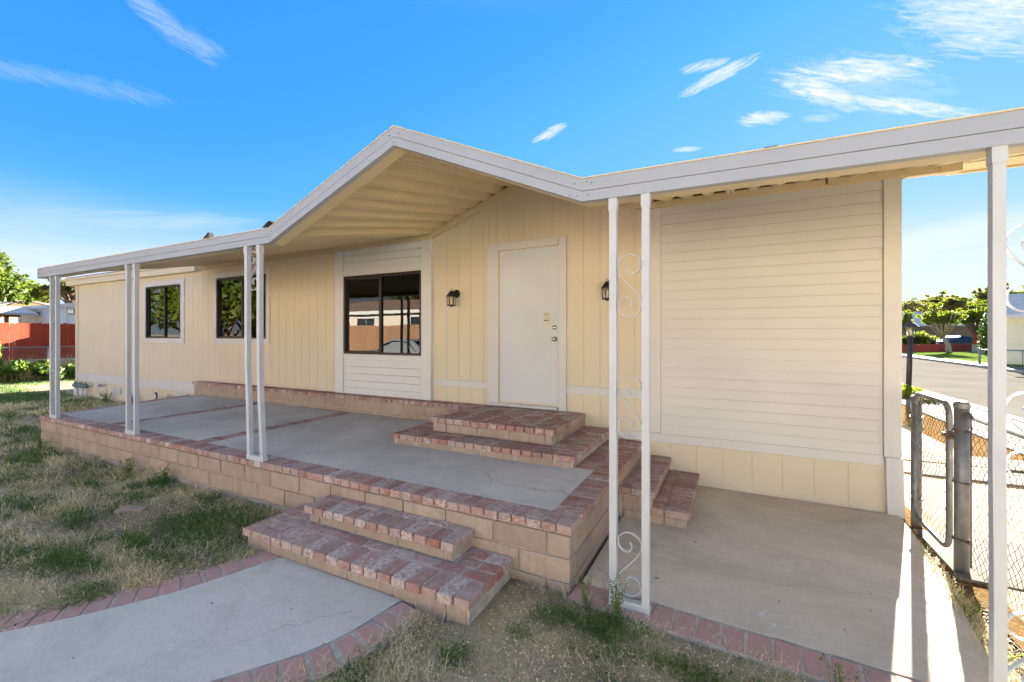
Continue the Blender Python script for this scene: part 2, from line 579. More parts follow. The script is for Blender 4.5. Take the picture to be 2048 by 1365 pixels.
def leaf_mat(name, dark, light, trans=0.45, tint=(1.25, 1.15, 0.5)):
    """leaf with light shining through; each leaf its own hue from the mesh's random attribute"""
    q = NT(name, 0.55, 0.25)
    a = q.n('ShaderNodeAttribute', attribute_name='hue')
    c = q.mix(a.outputs['Fac'], dark, light)
    q.color(c)
    tr = q.n('ShaderNodeBsdfTranslucent')
    tcol = q.mix(a.outputs['Fac'], tuple(min(1, d * t * 1.3) for d, t in zip(dark, tint)), tuple(min(1, d * t * 1.3) for d, t in zip(light, tint)))
    q.link(tcol, tr.inputs[0])
    mx = q.n('ShaderNodeMixShader')
    mx.inputs[0].default_value = trans
    out = q.t.nodes['Material Output']
    q.link(q.b.outputs[0], mx.inputs[1]); q.link(tr.outputs[0], mx.inputs[2]); q.link(mx.outputs[0], out.inputs[0])
    MAT[name] = q.m


leaf_mat('leaf_mid', (0.035, 0.065, 0.012), (0.11, 0.15, 0.03))
leaf_mat('leaf_bright', (0.06, 0.10, 0.015), (0.17, 0.20, 0.035), 0.55)
leaf_mat('leaf_olive', (0.07, 0.09, 0.035), (0.17, 0.175, 0.075), 0.5)
leaf_mat('leaf_dark', (0.015, 0.04, 0.012), (0.045, 0.085, 0.025), 0.3)
leaf_mat('leaf_russet', (0.08, 0.05, 0.035), (0.16, 0.10, 0.06), 0.35)
leaf_mat('grass_green', (0.045, 0.095, 0.03), (0.17, 0.26, 0.075), 0.4, (1.1, 1.1, 0.7))
leaf_mat('grass_straw', (0.48, 0.38, 0.21), (0.88, 0.77, 0.52), 0.3, (1.0, 0.95, 0.8))
leaf_mat('grass_olive', (0.21, 0.21, 0.075), (0.50, 0.45, 0.21), 0.35, (1.0, 1.0, 0.7))
leaf_mat('weed_bright', (0.07, 0.13, 0.03), (0.17, 0.25, 0.07), 0.4)


def glass_mat(name, tint, ior):
    m = bpy.data.materials.new(name)
    m.use_nodes = True
    t = m.node_tree
    t.nodes.clear()
    o = t.nodes.new('ShaderNodeOutputMaterial')
    g = t.nodes.new('ShaderNodeBsdfGlossy'); g.inputs['Roughness'].default_value = 0.0
    g.inputs['Color'].default_value = (0.95, 0.95, 0.93, 1)
    tr = t.nodes.new('ShaderNodeBsdfTransparent'); tr.inputs['Color'].default_value = (*tint, 1)
    fr = t.nodes.new('ShaderNodeFresnel'); fr.inputs['IOR'].default_value = ior
    nz = t.nodes.new('ShaderNodeTexNoise'); nz.inputs['Scale'].default_value = 1.3
    ge = t.nodes.new('ShaderNodeNewGeometry')
    t.links.new(ge.outputs['Position'], nz.inputs['Vector'])
    bp = t.nodes.new('ShaderNodeBump'); bp.inputs['Strength'].default_value = 0.05; bp.inputs['Distance'].default_value = 0.02
    t.links.new(nz.outputs[0], bp.inputs['Height']); t.links.new(bp.outputs[0], g.inputs['Normal'])
    mx = t.nodes.new('ShaderNodeMixShader')
    t.links.new(fr.outputs[0], mx.inputs[0]); t.links.new(tr.outputs[0], mx.inputs[1]); t.links.new(g.outputs[0], mx.inputs[2])
    t.links.new(mx.outputs[0], o.inputs[0])
    MAT[name] = m


glass_mat('window_glass', (0.50, 0.51, 0.50), 1.75)
glass_mat('lamp_glass', (0.9, 0.88, 0.8), 1.5)
glass_mat('car_glass', (0.12, 0.12, 0.13), 1.6)

# ------------------------------------------------------------------ geometry helpers
_cache = {}


def link(name, mesh, mat, parent=None, loc=(0, 0, 0), rot=(0, 0, 0), scale=None):
    o = bpy.data.objects.new(name, mesh)
    COL.objects.link(o)
    if mat is not None and not mesh.materials:
        mesh.materials.append(MAT[mat] if isinstance(mat, str) else mat)
    o.location = loc
    o.rotation_euler = rot
    if scale:
        o.scale = scale
    if parent is not None:
        o.parent = parent
    return o


def tag(o, label=None, cat=None, group=None, kind=None):
    if label: o['label'] = label
    if cat: o['category'] = cat
    if group: o['group'] = group
    if kind: o['kind'] = kind
    return o


def empty(name, loc, label, cat, group=None, rz=0.0):
    o = bpy.data.objects.new(name, None)
    o.empty_display_size = 0.2
    COL.objects.link(o)
    o.location = loc
    o.rotation_euler = (0, 0, rz)
    return tag(o, label, cat, group)


class Parent:
    """parts are given in world coordinates and stored relative to the thing's Empty (unrotated)"""


def rel(parent, p):
    if parent is None:
        return Vector(p)
    b = Vector((0, 0, 0)); q = parent
    while q is not None:
        b += q.location; q = q.parent
    return Vector(p) - b


def box_mesh(dx, dy, dz, bev, mat, var=0, jit=0.0):
    key = (round(dx, 4), round(dy, 4), round(dz, 4), bev, mat, var, jit)
    if key in _cache:
        return _cache[key]
    bm = bmesh.new()
    bmesh.ops.create_cube(bm, size=1)
    bmesh.ops.scale(bm, vec=(dx, dy, dz), verts=bm.verts)
    if bev > 0:
        bmesh.ops.bevel(bm, geom=bm.edges[:], offset=bev, segments=1, affect='EDGES')
    if jit:
        rr = random.Random(var * 131 + int(dx * 1000))
        for v in bm.verts:
            v.co += Vector((rr.uniform(-jit, jit), rr.uniform(-jit, jit), rr.uniform(-jit, jit) * 0.6))
    me = bpy.data.meshes.new('box')
    bm.to_mesh(me); bm.free()
    me.materials.append(MAT[mat])
    _cache[key] = me
    return me


def box(name, x0, x1, y0, y1, z0, z1, mat, parent=None, bev=0.0, var=0, jit=0.0, rz=0.0):
    me = box_mesh(x1 - x0, y1 - y0, z1 - z0, bev, mat, var, jit)
    return link(name, me, None, parent, rel(parent, ((x0 + x1) / 2, (y0 + y1) / 2, (z0 + z1) / 2)), (0, 0, rz))


def mesh_from(name, verts, faces, mat, parent=None, smooth=False, loc=None):
    me = bpy.data.meshes.new(name)
    off = rel(parent, (0, 0, 0)) if parent is not None else Vector((0, 0, 0))
    me.from_pydata([tuple(Vector(v)) for v in verts], [], faces)
    me.update()
    if smooth:
        me.polygons.foreach_set('use_smooth', [True] * len(me.polygons))
    return link(name, me, mat, parent, off if loc is None else loc)


class MB:
    """collects shapes into one mesh"""

    def __init__(self):
        self.v, self.f = [], []

    def add(self, vs, fs):
        o = len(self.v)
        self.v += [tuple(p) for p in vs]
        self.f += [tuple(i + o for i in f) for f in fs]
        return self

    def box(self, x0, x1, y0, y1, z0, z1, M=None):
        vs = [(x, y, z) for z in (z0, z1) for y in (y0, y1) for x in (x0, x1)]
        if M is not None:
            vs = [M @ Vector(p) for p in vs]
        return self.add(vs, [(0, 2, 3, 1), (4, 5, 7, 6), (0, 1, 5, 4), (2, 6, 7, 3), (0, 4, 6, 2), (1, 3, 7, 5)])

    def tube(self, pts, r, sides=6, cap=True):
        pts = [Vector(p) for p in pts]
        rs = r if isinstance(r, (list, tuple)) else [r] * len(pts)
        rings = []
        up = Vector((0.13, 0.21, 1)).normalized()
        for i, p in enumerate(pts):
            t = (pts[min(i + 1, len(pts) - 1)] - pts[max(i - 1, 0)]).normalized()
            if abs(t.dot(up)) > 0.95:
                up = Vector((1, 0.1, 0.05)).normalized()
            a = t.cross(up).normalized(); b = t.cross(a).normalized()
            rings.append([p + (a * math.cos(2 * PI * k / sides) + b * math.sin(2 * PI * k / sides)) * rs[i] for k in range(sides)])
        vs = [v for rg in rings for v in rg]
        fs = []
        for i in range(len(pts) - 1):
            for k in range(sides):
                k2 = (k + 1) % sides
                fs.append((i * sides + k, i * sides + k2, (i + 1) * sides + k2, (i + 1) * sides + k))
        if cap:
            fs.append(tuple(range(sides))[::-1])
            fs.append(tuple((len(pts) - 1) * sides + k for k in range(sides)))
        return self.add(vs, fs)

    def ribbon(self, pts, width_vec, thick):
        """flat bar along pts lying in a plane; width_vec is the constant direction of its broad side"""
        pts = [Vector(p) for p in pts]
        w = Vector(width_vec)
        wn_ = w.normalized()
        vs = []
        for i, p in enumerate(pts):
            t = (pts[min(i + 1, len(pts) - 1)] - pts[max(i - 1, 0)]).normalized()
            nn = t.cross(wn_).normalized() * thick * 0.5
            h = w * 0.5
            vs += [p + nn + h, p + nn - h, p - nn - h, p - nn + h]
        fs = []
        for i in range(len(pts) - 1):
            a, b = i * 4, i * 4 + 4
            for k in range(4):
                k2 = (k + 1) % 4
                fs.append((a + k, b + k, b + k2, a + k2))
        n = (len(pts) - 1) * 4
        fs += [(0, 1, 2, 3), (n + 3, n + 2, n + 1, n)]
        return self.add(vs, fs)

    def lathe(self, c, prof, sides=12):
        c = Vector(c)
        vs = []
        for (r, z) in prof:
            vs += [c + Vector((r * math.cos(2 * PI * k / sides), r * math.sin(2 * PI * k / sides), z)) for k in range(sides)]
        fs = []
        for i in range(len(prof) - 1):
            for k in range(sides):
                k2 = (k + 1) % sides
                fs.append((i * sides + k, i * sides + k2, (i + 1) * sides + k2, (i + 1) * sides + k))
        return self.add(vs, fs)

    def build(self, name, mat, parent=None, smooth=False):
        me = bpy.data.meshes.new(name)
        off = rel(parent, (0, 0, 0)) if parent is not None else Vector((0, 0, 0))
        me.from_pydata(self.v, [], self.f)
        bm = bmesh.new(); bm.from_mesh(me)
        bmesh.ops.recalc_face_normals(bm, faces=bm.faces)
        bm.to_mesh(me); bm.free()
        if smooth:
            me.polygons.foreach_set('use_smooth', [True] * len(me.polygons))
        return link(name, me, mat, parent, off)


def np_mesh(name, verts, faces_n, hue, mat, parent=None, loc=(0, 0, 0)):
    """many small faces at once: verts (F, k, 3)"""
    F, k, _ = verts.shape
    me = bpy.data.meshes.new(name)
    me.vertices.add(F * k)
    me.vertices.foreach_set('co', verts.reshape(-1).astype(np.float32))
    if faces_n is None:
        idx = np.arange(F * k, dtype=np.int32)
        nl, ls, lt = F * k, np.arange(0, F * k, k, dtype=np.int32), np.full(F, k, dtype=np.int32)
    else:
        per = np.array(faces_n, dtype=np.int32)            # (m, c) indices inside one element
        idx = (per[None] + (np.arange(F, dtype=np.int32) * k)[:, None, None]).reshape(-1)
        m, c = per.shape
        nl, ls, lt = F * m * c, np.arange(0, F * m * c, c, dtype=np.int32), np.full(F * m, c, dtype=np.int32)
    me.loops.add(nl)
    me.loops.foreach_set('vertex_index', idx)
    me.polygons.add(len(ls))
    me.polygons.foreach_set('loop_start', ls)
    me.polygons.foreach_set('loop_total', lt)
    at = me.attributes.new('hue', 'FLOAT', 'POINT')
    at.data.foreach_set('value', np.repeat(hue, k).astype(np.float32))
    me.update(calc_edges=True)
    me.validate()
    return link(name, me, mat, parent, loc)


def vnoise(x, y, seed=0):
    """value noise in numpy"""
    xi, yi = np.floor(x).astype(int), np.floor(y).astype(int)
    xf, yf = x - xi, y - yi
    xf, yf = xf * xf * (3 - 2 * xf), yf * yf * (3 - 2 * yf)

    def h(a, b):
        n = (a * 374761393 + b * 668265263 + seed * 982451653) & 0x7fffffff
        n = ((n ^ (n >> 13)) * 1274126177) & 0x7fffffff
        return ((n ^ (n >> 16)) & 0xffff) / 65535.0
    return (h(xi, yi) * (1 - xf) + h(xi + 1, yi) * xf) * (1 - yf) + (h(xi, yi + 1) * (1 - xf) + h(xi + 1, yi + 1) * xf) * yf


def fbm(x, y, seed=0, o=4):
    s = 0; a = 0.5; t = 0
    for i in range(o):
        s = s + a * vnoise(x * 2 ** i, y * 2 ** i, seed + i); t += a; a *= 0.5
    return s / t


# ------------------------------------------------------------------ the setting: ground, road, pavements
def ground_z(x, y):
    return 0.05 * (fbm(x * 0.6 + 9, y * 0.6, 3) - 0.5) + 0.03 * (fbm(x * 2.2, y * 2.2, 8) - 0.5) - 0.005


def make_ground():
    # one sheet: fine near the camera, coarse out to the horizon
    xs = np.concatenate([[-1200, -500, -200, -90, -50, -34, -26], np.arange(-22, 3.01, 0.16), [3.6, 5, 8, 14, 24, 45, 90, 200, 500, 1200]])
    ys = np.concatenate([[-1200, -500, -200, -90, -45, -24, -14, -8, -5, -3], np.arange(-2, 9.01, 0.16), [10, 13, 18, 28, 45, 90, 200, 500, 1200]])
    X, Y = np.meshgrid(xs, ys)
    Z = ground_z(X, Y)
    fade = np.clip((np.maximum(np.abs(X + 9) - 13, np.abs(Y - 3.5) - 6)) / 4, 0, 1)
    Z = Z * (1 - fade) - 0.03 * fade
    # keep below the paved things
    def under(x0, x1, y0, y1, z):
        m = (X > x0) & (X < x1) & (Y > y0) & (Y < y1)
        Z[m] = np.minimum(Z[m], z)
    under(-9.7, 1.5, 2.7, 9, -0.09)
    under(-3.3, -1.4, 2.1, 2.9, -0.06)
    cx = lambda y: np.interp(y, [-2.0, -1.1, 0.0, 0.6, 1.2, 2.2], [-6.5, -5.0, -3.6, -2.98, -2.55, -2.4])
    m = (np.abs(X - cx(Y)) < 0.78) & (Y < 2.3) & (Y > -2.1)
    Z[m] = np.minimum(Z[m], -0.045)
    Z[(X > 2.9)] = -0.12
    ny, nx = X.shape
    V = np.stack([X, Y, Z], -1).reshape(-1, 3)
    F = [(j * nx + i, j * nx + i + 1, (j + 1) * nx + i + 1, (j + 1) * nx + i) for j in range(ny - 1) for i in range(nx - 1)]
    o = mesh_from('ground', V.tolist(), F, 'soil', smooth=True)
    tag(o, 'patchy dry front yard soil spreading out to the neighbourhood', kind='structure')
    return o


make_ground()


def sheet(name, pts, z, mat, label, thick=0.12):
    n = len(pts)
    vs = [(x, y, z) for x, y in pts] + [(x, y, z - thick) for x, y in pts]
    fs = [tuple(range(n)), tuple(range(2 * n - 1, n - 1, -1))] + [(i, i + n, (i + 1) % n + n, (i + 1) % n) for i in range(n)]
    mb = MB(); mb.add(vs, fs)
    o = mb.build(name, mat)
    return tag(o, label, kind='structure')


sheet('road', [(4.98, -80), (11.5, -80), (11.5, 160), (4.98, 160)], -0.10, 'asphalt', 'pale sunlit residential street')
sheet('side_yard', [(1.36, 2.0), (1.36, 60), (3.55, 60), (3.55, 2.0)], -0.02, 'straw_ground', 'orange brown leaf strewn strip beyond the chain link fence')
sheet('sidewalk', [(3.555, -60), (4.80, -60), (4.80, 120), (3.555, 120)], 0.0, 'concrete_far', 'pale pavement along the near side of the street')
sheet('kerb', [(4.805, -60), (4.975, -60), (4.975, 120), (4.805, 120)], 0.02, 'curb_concrete', 'near concrete kerb of the street', 0.25)
sheet('kerb', [(11.505, -60), (11.67, -60), (11.67, 120), (11.505, 120)], 0.02, 'curb_concrete', 'far concrete kerb of the street', 0.25)
sheet('sidewalk', [(11.675, -60), (12.85, -60), (12.85, 120), (11.675, 120)], 0.0, 'concrete_far', 'pale pavement along the far side of the street')
sheet('lawn', [(12.855, 20), (60, 20), (60, 60), (12.855, 60)], 0.0, 'lawn_green', 'sunlit green lawn across the street')
sheet('driveway', [(-60, -7.2), (4.7, -7.2), (4.7, -3.4), (-60, -3.4)], 0.0, 'concrete_far', 'concrete drive in front of the yard')
for (a, b, c, d) in ((1.55, 3.5, 6.75, 7.3), (1.5, 3.5, 7.42, 8.05)):
    sheet('path', [(a, c), (b, c + random.uniform(-.1, .1)), (b, d), (a, d + random.uniform(-.1, .1))], 0.012, 'concrete_far', 'pale concrete stepping strip crossing the side yard', 0.05)

# ------------------------------------------------------------------ the house
WY = 5.15                            # front wall plane
house = empty('manufactured_house', (-7.2, 8.9, 0), 'cream manufactured house with white trim, a white door and dark sliding windows', 'house')


def board(name, x0, x1, z0, z1a, z1b, mat, parent, y=WY, t=0.004, bev=0.0015):
    """vertical board of grooved panel siding: front at y, slanting top"""
    b = bev
    vs = [(x0, y + t, z0), (x1, y + t, z0), (x1, y + t, z1b), (x0, y + t, z1a),
          (x0, y + b, z0), (x1, y + b, z0), (x1, y + b, z1b), (x0, y + b, z1a),
          (x0 + b, y, z0), (x1 - b, y, z0), (x1 - b, y, z1b - b), (x0 + b, y, z1a - b)]
    fs = [(8, 9, 10, 11), (4, 5, 9, 8), (5, 6, 10, 9), (6, 7, 11, 10), (7, 4, 8, 11), (0, 1, 5, 4), (1, 2, 6, 5), (2, 3, 7, 6), (3, 0, 4, 7), (3, 2, 1, 0)]
    return mesh_from(name, vs, fs, mat, parent)


def wall_top(x):
    """underside line of the awning along the front wall"""
    if x < -9.8:
        return 3.0
    if x < -3.92:
        return 3.06 + (x + 9.8) / 5.88 * 0.04
    if x < -2.42:
        return 3.10 + (x + 3.92) / 1.5 * 0.555
    if x < -0.87:
        return 3.655 - (x + 2.42) / 1.55 * 0.52
    return 3.13


def vboards(x0, x1, cuts, zlow, name='wall_board', pitch=0.2032, gap=0.004, top=None):
    x = x0
    edges = [x0]
    while x < x1 - 1e-4:
        x = min(x + pitch, x1)
        edges.append(x)
    for c in cuts:                     # split at opening edges
        for e in (c[0], c[1]):
            if x0 < e < x1 and min(abs(e - q) for q in edges) > 0.02:
                edges.append(e)
    edges.sort()
    for a, b in zip(edges[:-1], edges[1:]):
        if b - a < 0.02:
            continue
        m = (a + b) / 2
        spans = [(zlow(m) if callable(zlow) else zlow, None)]
        for c in cuts:
            if c[0] - 1e-3 <= a and b <= c[1] + 1e-3 or (c[0] < m < c[1]):
                z0 = spans[0][0]
                spans = [(z0, c[2]), (c[3], None)]
        for (z0, z1) in spans:
            ta = (top or wall_top)(a) if z1 is None else z1
            tb = (top or wall_top)(b) if z1 is None else z1
            if min(ta, tb) - z0 < 0.03:
                continue
            board(name, a + gap / 2, b - gap / 2, z0, ta, tb, 'cream_paint', house)


# the body behind the boards: closed shell with window recesses left open in front
def house_shell():
    m = MB()
    yb = WY + 0.005
    wins = [(-12.15, -10.5, 1.48, 2.81), (-9.36, -7.64, 1.49, 2.84), (-5.68, -4.08, 1.34, 2.60)]
    # front face in strips round the windows
    x = -15.72
    for (a, b, c, d) in wins:
        m.box(x, a, yb, yb + 0.05, -0.15, 3.12)
        m.box(a, b, yb, yb + 0.05, -0.15, c)
        m.box(a, b, yb, yb + 0.05, d, 3.12)
        x = b
    m.box(x, 1.33, yb, yb + 0.05, -0.15, 3.12)
    m.add([(-3.95, yb, 3.12), (-0.85, yb, 3.12), (-2.42, yb, 3.72), (-3.95, yb + 0.05, 3.12), (-0.85, yb + 0.05, 3.12), (-2.42, yb + 0.05, 3.72)],
          [(0, 1, 2), (5, 4, 3), (0, 2, 5, 3), (1, 4, 5, 2)])
    m.box(-15.75, -15.70, WY, 12.9, -0.15, 3.12)
    m.box(1.30, 1.345, WY + .02, 12.9, -0.15, 3.12)
    m.box(-15.75, 1.345, 12.85, 12.9, -0.15, 3.12)
    m.add([(-15.75, WY + .05, 3.12), (-15.75, 12.9, 3.12), (-15.75, 9.0, 3.85)], [(0, 1, 2)])
    m.add([(1.345, WY + .05, 3.12), (1.345, 12.9, 3.12), (1.345, 9.0, 3.85)], [(0, 2, 1)])
    m.build('wall_backing', 'cream_paint', house)
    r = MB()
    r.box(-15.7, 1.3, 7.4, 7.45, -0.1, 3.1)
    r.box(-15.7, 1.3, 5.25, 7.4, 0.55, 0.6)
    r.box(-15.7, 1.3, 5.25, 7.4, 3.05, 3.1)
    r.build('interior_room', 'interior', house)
    roof = MB()
    for (x0, x1, ye) in ((-16.0, -9.85, 5.02), (-9.849, 1.62, 5.19)):
        e0, e1, rz = (ye, 3.13), (13.05, 3.13), 3.92
        roof.add([(x0, e0[0], e0[1]), (x1, e0[0], e0[1]), (x1, 9.0, rz), (x0, 9.0, rz), (x0, e1[0], e1[1]), (x1, e1[0], e1[1]),
                  (x0, e0[0], e0[1] + .03), (x1, e0[0], e0[1] + .03), (x1, 9.0, rz + .03), (x0, 9.0, rz + .03), (x0, e1[0], e1[1] + .03), (x1, e1[0], e1[1] + .03)],
                 [(0, 3, 2, 1), (3, 4, 5, 2), (6, 7, 8, 9), (9, 8, 11, 10), (0, 1, 7, 6), (4, 10, 11, 5), (0, 6, 9, 3), (3, 9, 10, 4), (1, 2, 8, 7), (2, 5, 11, 8)])
    # cross gable over the entry
    roof.add([(-4.0, 5.21, 3.15), (-2.42, 5.21, 3.78), (-0.80, 5.21, 3.15), (-2.42, 8.4, 3.82), (-4.0, 5.4, 3.18), (-0.8, 5.4, 3.18)],
             [(0, 1, 3, 4), (1, 2, 5, 3), (0, 2, 1)])
    roof.build('roof', 'roof_grey', house)


house_shell()
WIN1 = (-12.18, -10.465, 1.455, 2.841)
WIN2 = (-9.39, -7.611, 1.464, 2.874)
vboards(-15.63, -9.80, [WIN1], 0.620)
vboards(-9.80, -5.875, [WIN2], 0.62)
DOOR = (-2.975, -1.855, 0.3, 2.868)
vboards(-3.870, -0.870, [DOOR], 0.40)
vboards(-15.63, -9.70, [], -0.12, 'skirting_board', pitch=0.2032, gap=0.006, top=lambda x: 0.418)
vboards(-0.90, 1.22, [], -0.10, 'skirting_board', pitch=0.2667, gap=0.0035, top=lambda x: 0.438)


def trim(x0, x1, z0, z1, proud=0.02, mat='white_paint', name='trim_board', y=WY):
    return box(name, x0, x1, y - proud, y + 0.015, z0, z1, mat, house, 0.003)


# long base band, left end corner board, bands beside the door
trim(-15.63, -9.80, 0.420, 0.617, 0.018)
trim(-15.76, -15.632, -0.10, 2.99, 0.022, 'cream_paint')
trim(-3.872, -2.977, 0.907, 1.004, 0.018)
trim(-1.853, -0.872, 0.912, 1.012, 0.018)
trim(-1.853, -0.868, 0.440, 0.530, 0.019)
# right end siding panel: lap boards between two white verticals
box('trim_board', -0.866, -0.736, WY - 0.022, WY + 0.015, 0.538, 3.13, 'white_paint', house, 0.003)
trim(-0.866, 1.224, 0.440, 0.535, 0.026)
z = 0.537
k = 0
while z < 3.10:
    zt = min(z + 0.1003, 3.12)
    lip, t = 0.017, 0.007
    vs = [(-0.734, WY - lip, z), (1.222, WY - lip, z), (1.222, WY - 0.004, zt), (-0.734, WY - 0.004, zt),
          (-0.734, WY + 0.016, z), (1.222, WY + 0.016, z), (1.222, WY + 0.016, zt), (-0.734, WY + 0.016, zt),
          (-0.734, WY - lip + 0.001, z - 0.003), (1.222, WY - lip + 0.001, z - 0.003)]
    mesh_from('siding_board', vs, [(0, 1, 2, 3), (4, 7, 6, 5), (8, 9, 1, 0), (4, 5, 9, 8), (0, 3, 7, 4), (1, 5, 6, 2), (3, 2, 6, 7)], 'white_paint', house)
    z += 0.1065
    k += 1
box('trim_board', 1.226, 1.355, WY - 0.03, WY + 0.06, 0.525, 3.11, 'white_paint', house, 0.003)
o = box('trim_board', 1.245, 1.372, WY - 0.034, WY + 0.05, -0.045, 0.523, 'white_paint', house, 0.003)
o.rotation_euler = (0, R(-1.2), 0)
# side boards of the right end wall
for i in range(16):
    box('wall_board', 1.346, 1.358, WY + 0.07 + i * 0.48, WY + 0.07 + i * 0.48 + 0.47, -0.1, 3.1, 'cream_paint', house)
# eave board along the left part
box('eave_board', -16.0, -9.86, WY - 0.13, WY + 0.02, 2.945, 3.075, 'cream_paint', house, 0.004)
box('eave_board', -16.06, -9.86, WY - 0.15, WY + 0.02, 3.079, 3.135, 'cream_paint', house, 0.004)
# bay with the big window
BX0, BX1 = -5.872, -3.912
box('trim_board', BX0, -5.687, WY - 0.055, WY + 0.01, 0.69, 3.11, 'bay_white_paint', house, 0.004)
box('trim_board', -4.087, BX1, WY - 0.055, WY + 0.01, 0.69, 3.11, 'bay_white_paint', house, 0.004)
box('trim_board', -5.685, -4.089, WY - 0.045, WY + 0.01, 2.590, 2.690, 'bay_white_paint', house, 0.003)
box('trim_board', -5.685, -4.089, WY - 0.045, WY + 0.01, 1.245, 1.330, 'bay_white_paint', house, 0.003)
for zz in (0.69, 0.792, 0.906, 1.020, 1.134):
    zt = {0.69: 0.787}.get(zz, zz + 0.109)
    zt = min(zt, 1.243)
    vs = [(-5.685, WY - 0.040, zz), (-4.089, WY - 0.040, zz), (-4.089, WY - 0.031, zt), (-5.685, WY - 0.031, zt),
          (-5.685, WY + 0.01, zz), (-4.089, WY + 0.01, zz), (-4.089, WY + 0.01, zt), (-5.685, WY + 0.01, zt)]
    mesh_from('siding_board', vs, [(0, 1, 2, 3), (4, 7, 6, 5), (4, 5, 1, 0), (0, 3, 7, 4), (1, 5, 6, 2), (3, 2, 6, 7)], 'bay_white_paint', house)
for zz in (2.692, 2.806, 2.920, 3.034):
    zt = min(zz + 0.109, 3.11)
    vs = [(-5.685, WY - 0.040, zz), (-4.089, WY - 0.040, zz), (-4.089, WY - 0.031, zt), (-5.685, WY - 0.031, zt),
          (-5.685, WY + 0.01, zz), (-4.089, WY + 0.01, zz), (-4.089, WY + 0.01, zt), (-5.685, WY + 0.01, zt)]
    mesh_from('siding_board', vs, [(0, 1, 2, 3), (4, 7, 6, 5), (4, 5, 1, 0), (0, 3, 7, 4), (1, 5, 6, 2), (3, 2, 6, 7)], 'bay_white_paint', house)


def window(x0, x1, z0, z1, split, trims, y=WY):
    """horizontal slider: dark frame, two panes, meeting rail"""
    fr = MB()
    f = 0.038
    yo, yi = y - 0.012, y + 0.075
    fr.box(x0, x0 + f, yo, yi, z0, z1); fr.box(x1 - f, x1, yo, yi, z0, z1)
    fr.box(x0 + f, x1 - f, yo, yi, z0, z0 + f * 0.8); fr.box(x0 + f, x1 - f, yo, yi, z1 - f, z1)
    w = fr.build('window', 'dark_frame', house)
    xs = x0 + (x1 - x0) * split
    box('meeting_rail', xs - 0.022, xs + 0.022, y + 0.018, y + 0.062, z0 + f * 0.8 + .001, z1 - f - .001, 'dark_frame', w)
    sl = MB()                          # sliding sash on the left
    sf = 0.03
    a, b, c, d = x0 + f + .002, xs - 0.024, z0 + f * .8 + .002, z1 - f - .002
    sl.box(a, a + sf, y + .02, y + .05, c, d)
    sl.box(a + sf, b, y + .02, y + .05, c, c + sf * .7); sl.box(a + sf, b, y + .02, y + .05, d - sf * .7, d)
    sl.build('sash', 'dark_frame', w)
    box('pane', a + sf, b, y + .030, y + .036, c + sf * .7, d - sf * .7, 'window_glass', w)
    box('pane', xs + .023, x1 - f - .001, y + .046, y + .052, z0 + f * .8 + .001, z1 - f - .001, 'window_glass', w)
    for t in trims:
        trim(*t, 0.022)
    return w


def frame_trims(o, i):
    return [(o[0], i[0] + .004, o[2], o[3]), (i[1] - .004, o[1], o[2], o[3]), (i[0] + .005, i[1] - .005, i[3] - .004, o[3]), (i[0] + .005, i[1] - .005, o[2], i[2] + .004)]


i1 = (-12.085, -10.60, 1.553, 2.735)
i2 = (-9.30, -7.71, 1.560, 2.778)
window(*i1, 0.50, frame_trims(WIN1, i1))
window(*i2, 0.50, frame_trims(WIN2, i2))
window(-5.683, -4.091, 1.332, 2.588, 0.475, [], WY - 0.03)

# door
trim(-2.975, -2.815, 0.69, 2.868, 0.03, 'white_paint', 'door_trim')
trim(-1.955, -1.855, 0.69, 2.868, 0.03, 'white_paint', 'door_trim')
trim(-2.813, -1.957, 2.768, 2.868, 0.03, 'white_paint', 'door_trim')
door = box('door', -2.802, -1.960, WY + 0.0, WY + 0.04, 0.763, 2.758, 'door_paint', house, 0.004)
box('threshold', -2.90, -1.958, WY - 0.075, WY + 0.02, 0.700, 0.738, 'white_metal', house, 0.004)
box('door_gap', -2.812, -1.958, WY + 0.021, WY + 0.024, 0.739, 2.767, 'dark_frame', house)
m = MB()
for zc, r in ((1.735, 0.030), (1.588, 0.034)):
    pass
kb = MB()
Mk = Matrix.Translation((-2.012, WY, 1.588)) @ Matrix.Rotation(R(90), 4, 'X')
for (nm, zc, prof) in (('deadbolt', 1.735, [(0.0, .026), (.017, .026), (.022, .02), (.03, .014), (.031, 0)]),
                       ('knob', 1.588, [(0, .062), (.014, .061), (.026, .052), (.028, .042), (.02, .03), (.012, .022), (.012, .01), (.033, .008), (.034, 0)])):
    q = MB(); q.lathe((0, 0, 0), prof, 16)
    Mk = Matrix.Translation((-2.014, WY, zc)) @ Matrix.Rotation(R(90), 4, 'X')
    q.v = [tuple(Mk @ Vector(p)) for p in q.v]
    q.build(nm, 'steel', door, True)
st = box('notice', -2.165, -2.072, WY - 0.0015, WY - 0.0005, 1.742, 1.925, 'paper', door)
ink = MB()


def mark(x0, x1, z0, z1):
    ink.box(x0, x1, WY - 0.0022, WY - 0.0017, z0, z1)


sx, sz = -2.165, 1.742
for (a, b, c, d) in ((.008, .014, .170, .176), (.018, .070, .171, .176), (.003, .008, .146, .162), (.008, .016, .158, .162), (.008, .016, .148, .152), (.015, .019, .149, .161),
                     (.030, .085, .158, .1595), (.030, .078, .151, .1525), (.030, .085, .144, .1455), (.006, .086, .130, .1312), (.02, .082, .122, .1232), (.006, .086, .112, .1132),
                     (.036, .086, .104, .1052), (.006, .080, .096, .0972), (.003, .062, .076, .088), (.068, .078, .080, .086), (.006, .05, .064, .065), (.02, .08, .028, .029), (.03, .06, .025, .0262)):
    mark(sx + a, sx + b, sz + c, sz + d)
ink.build('notice_print', 'ink', door)

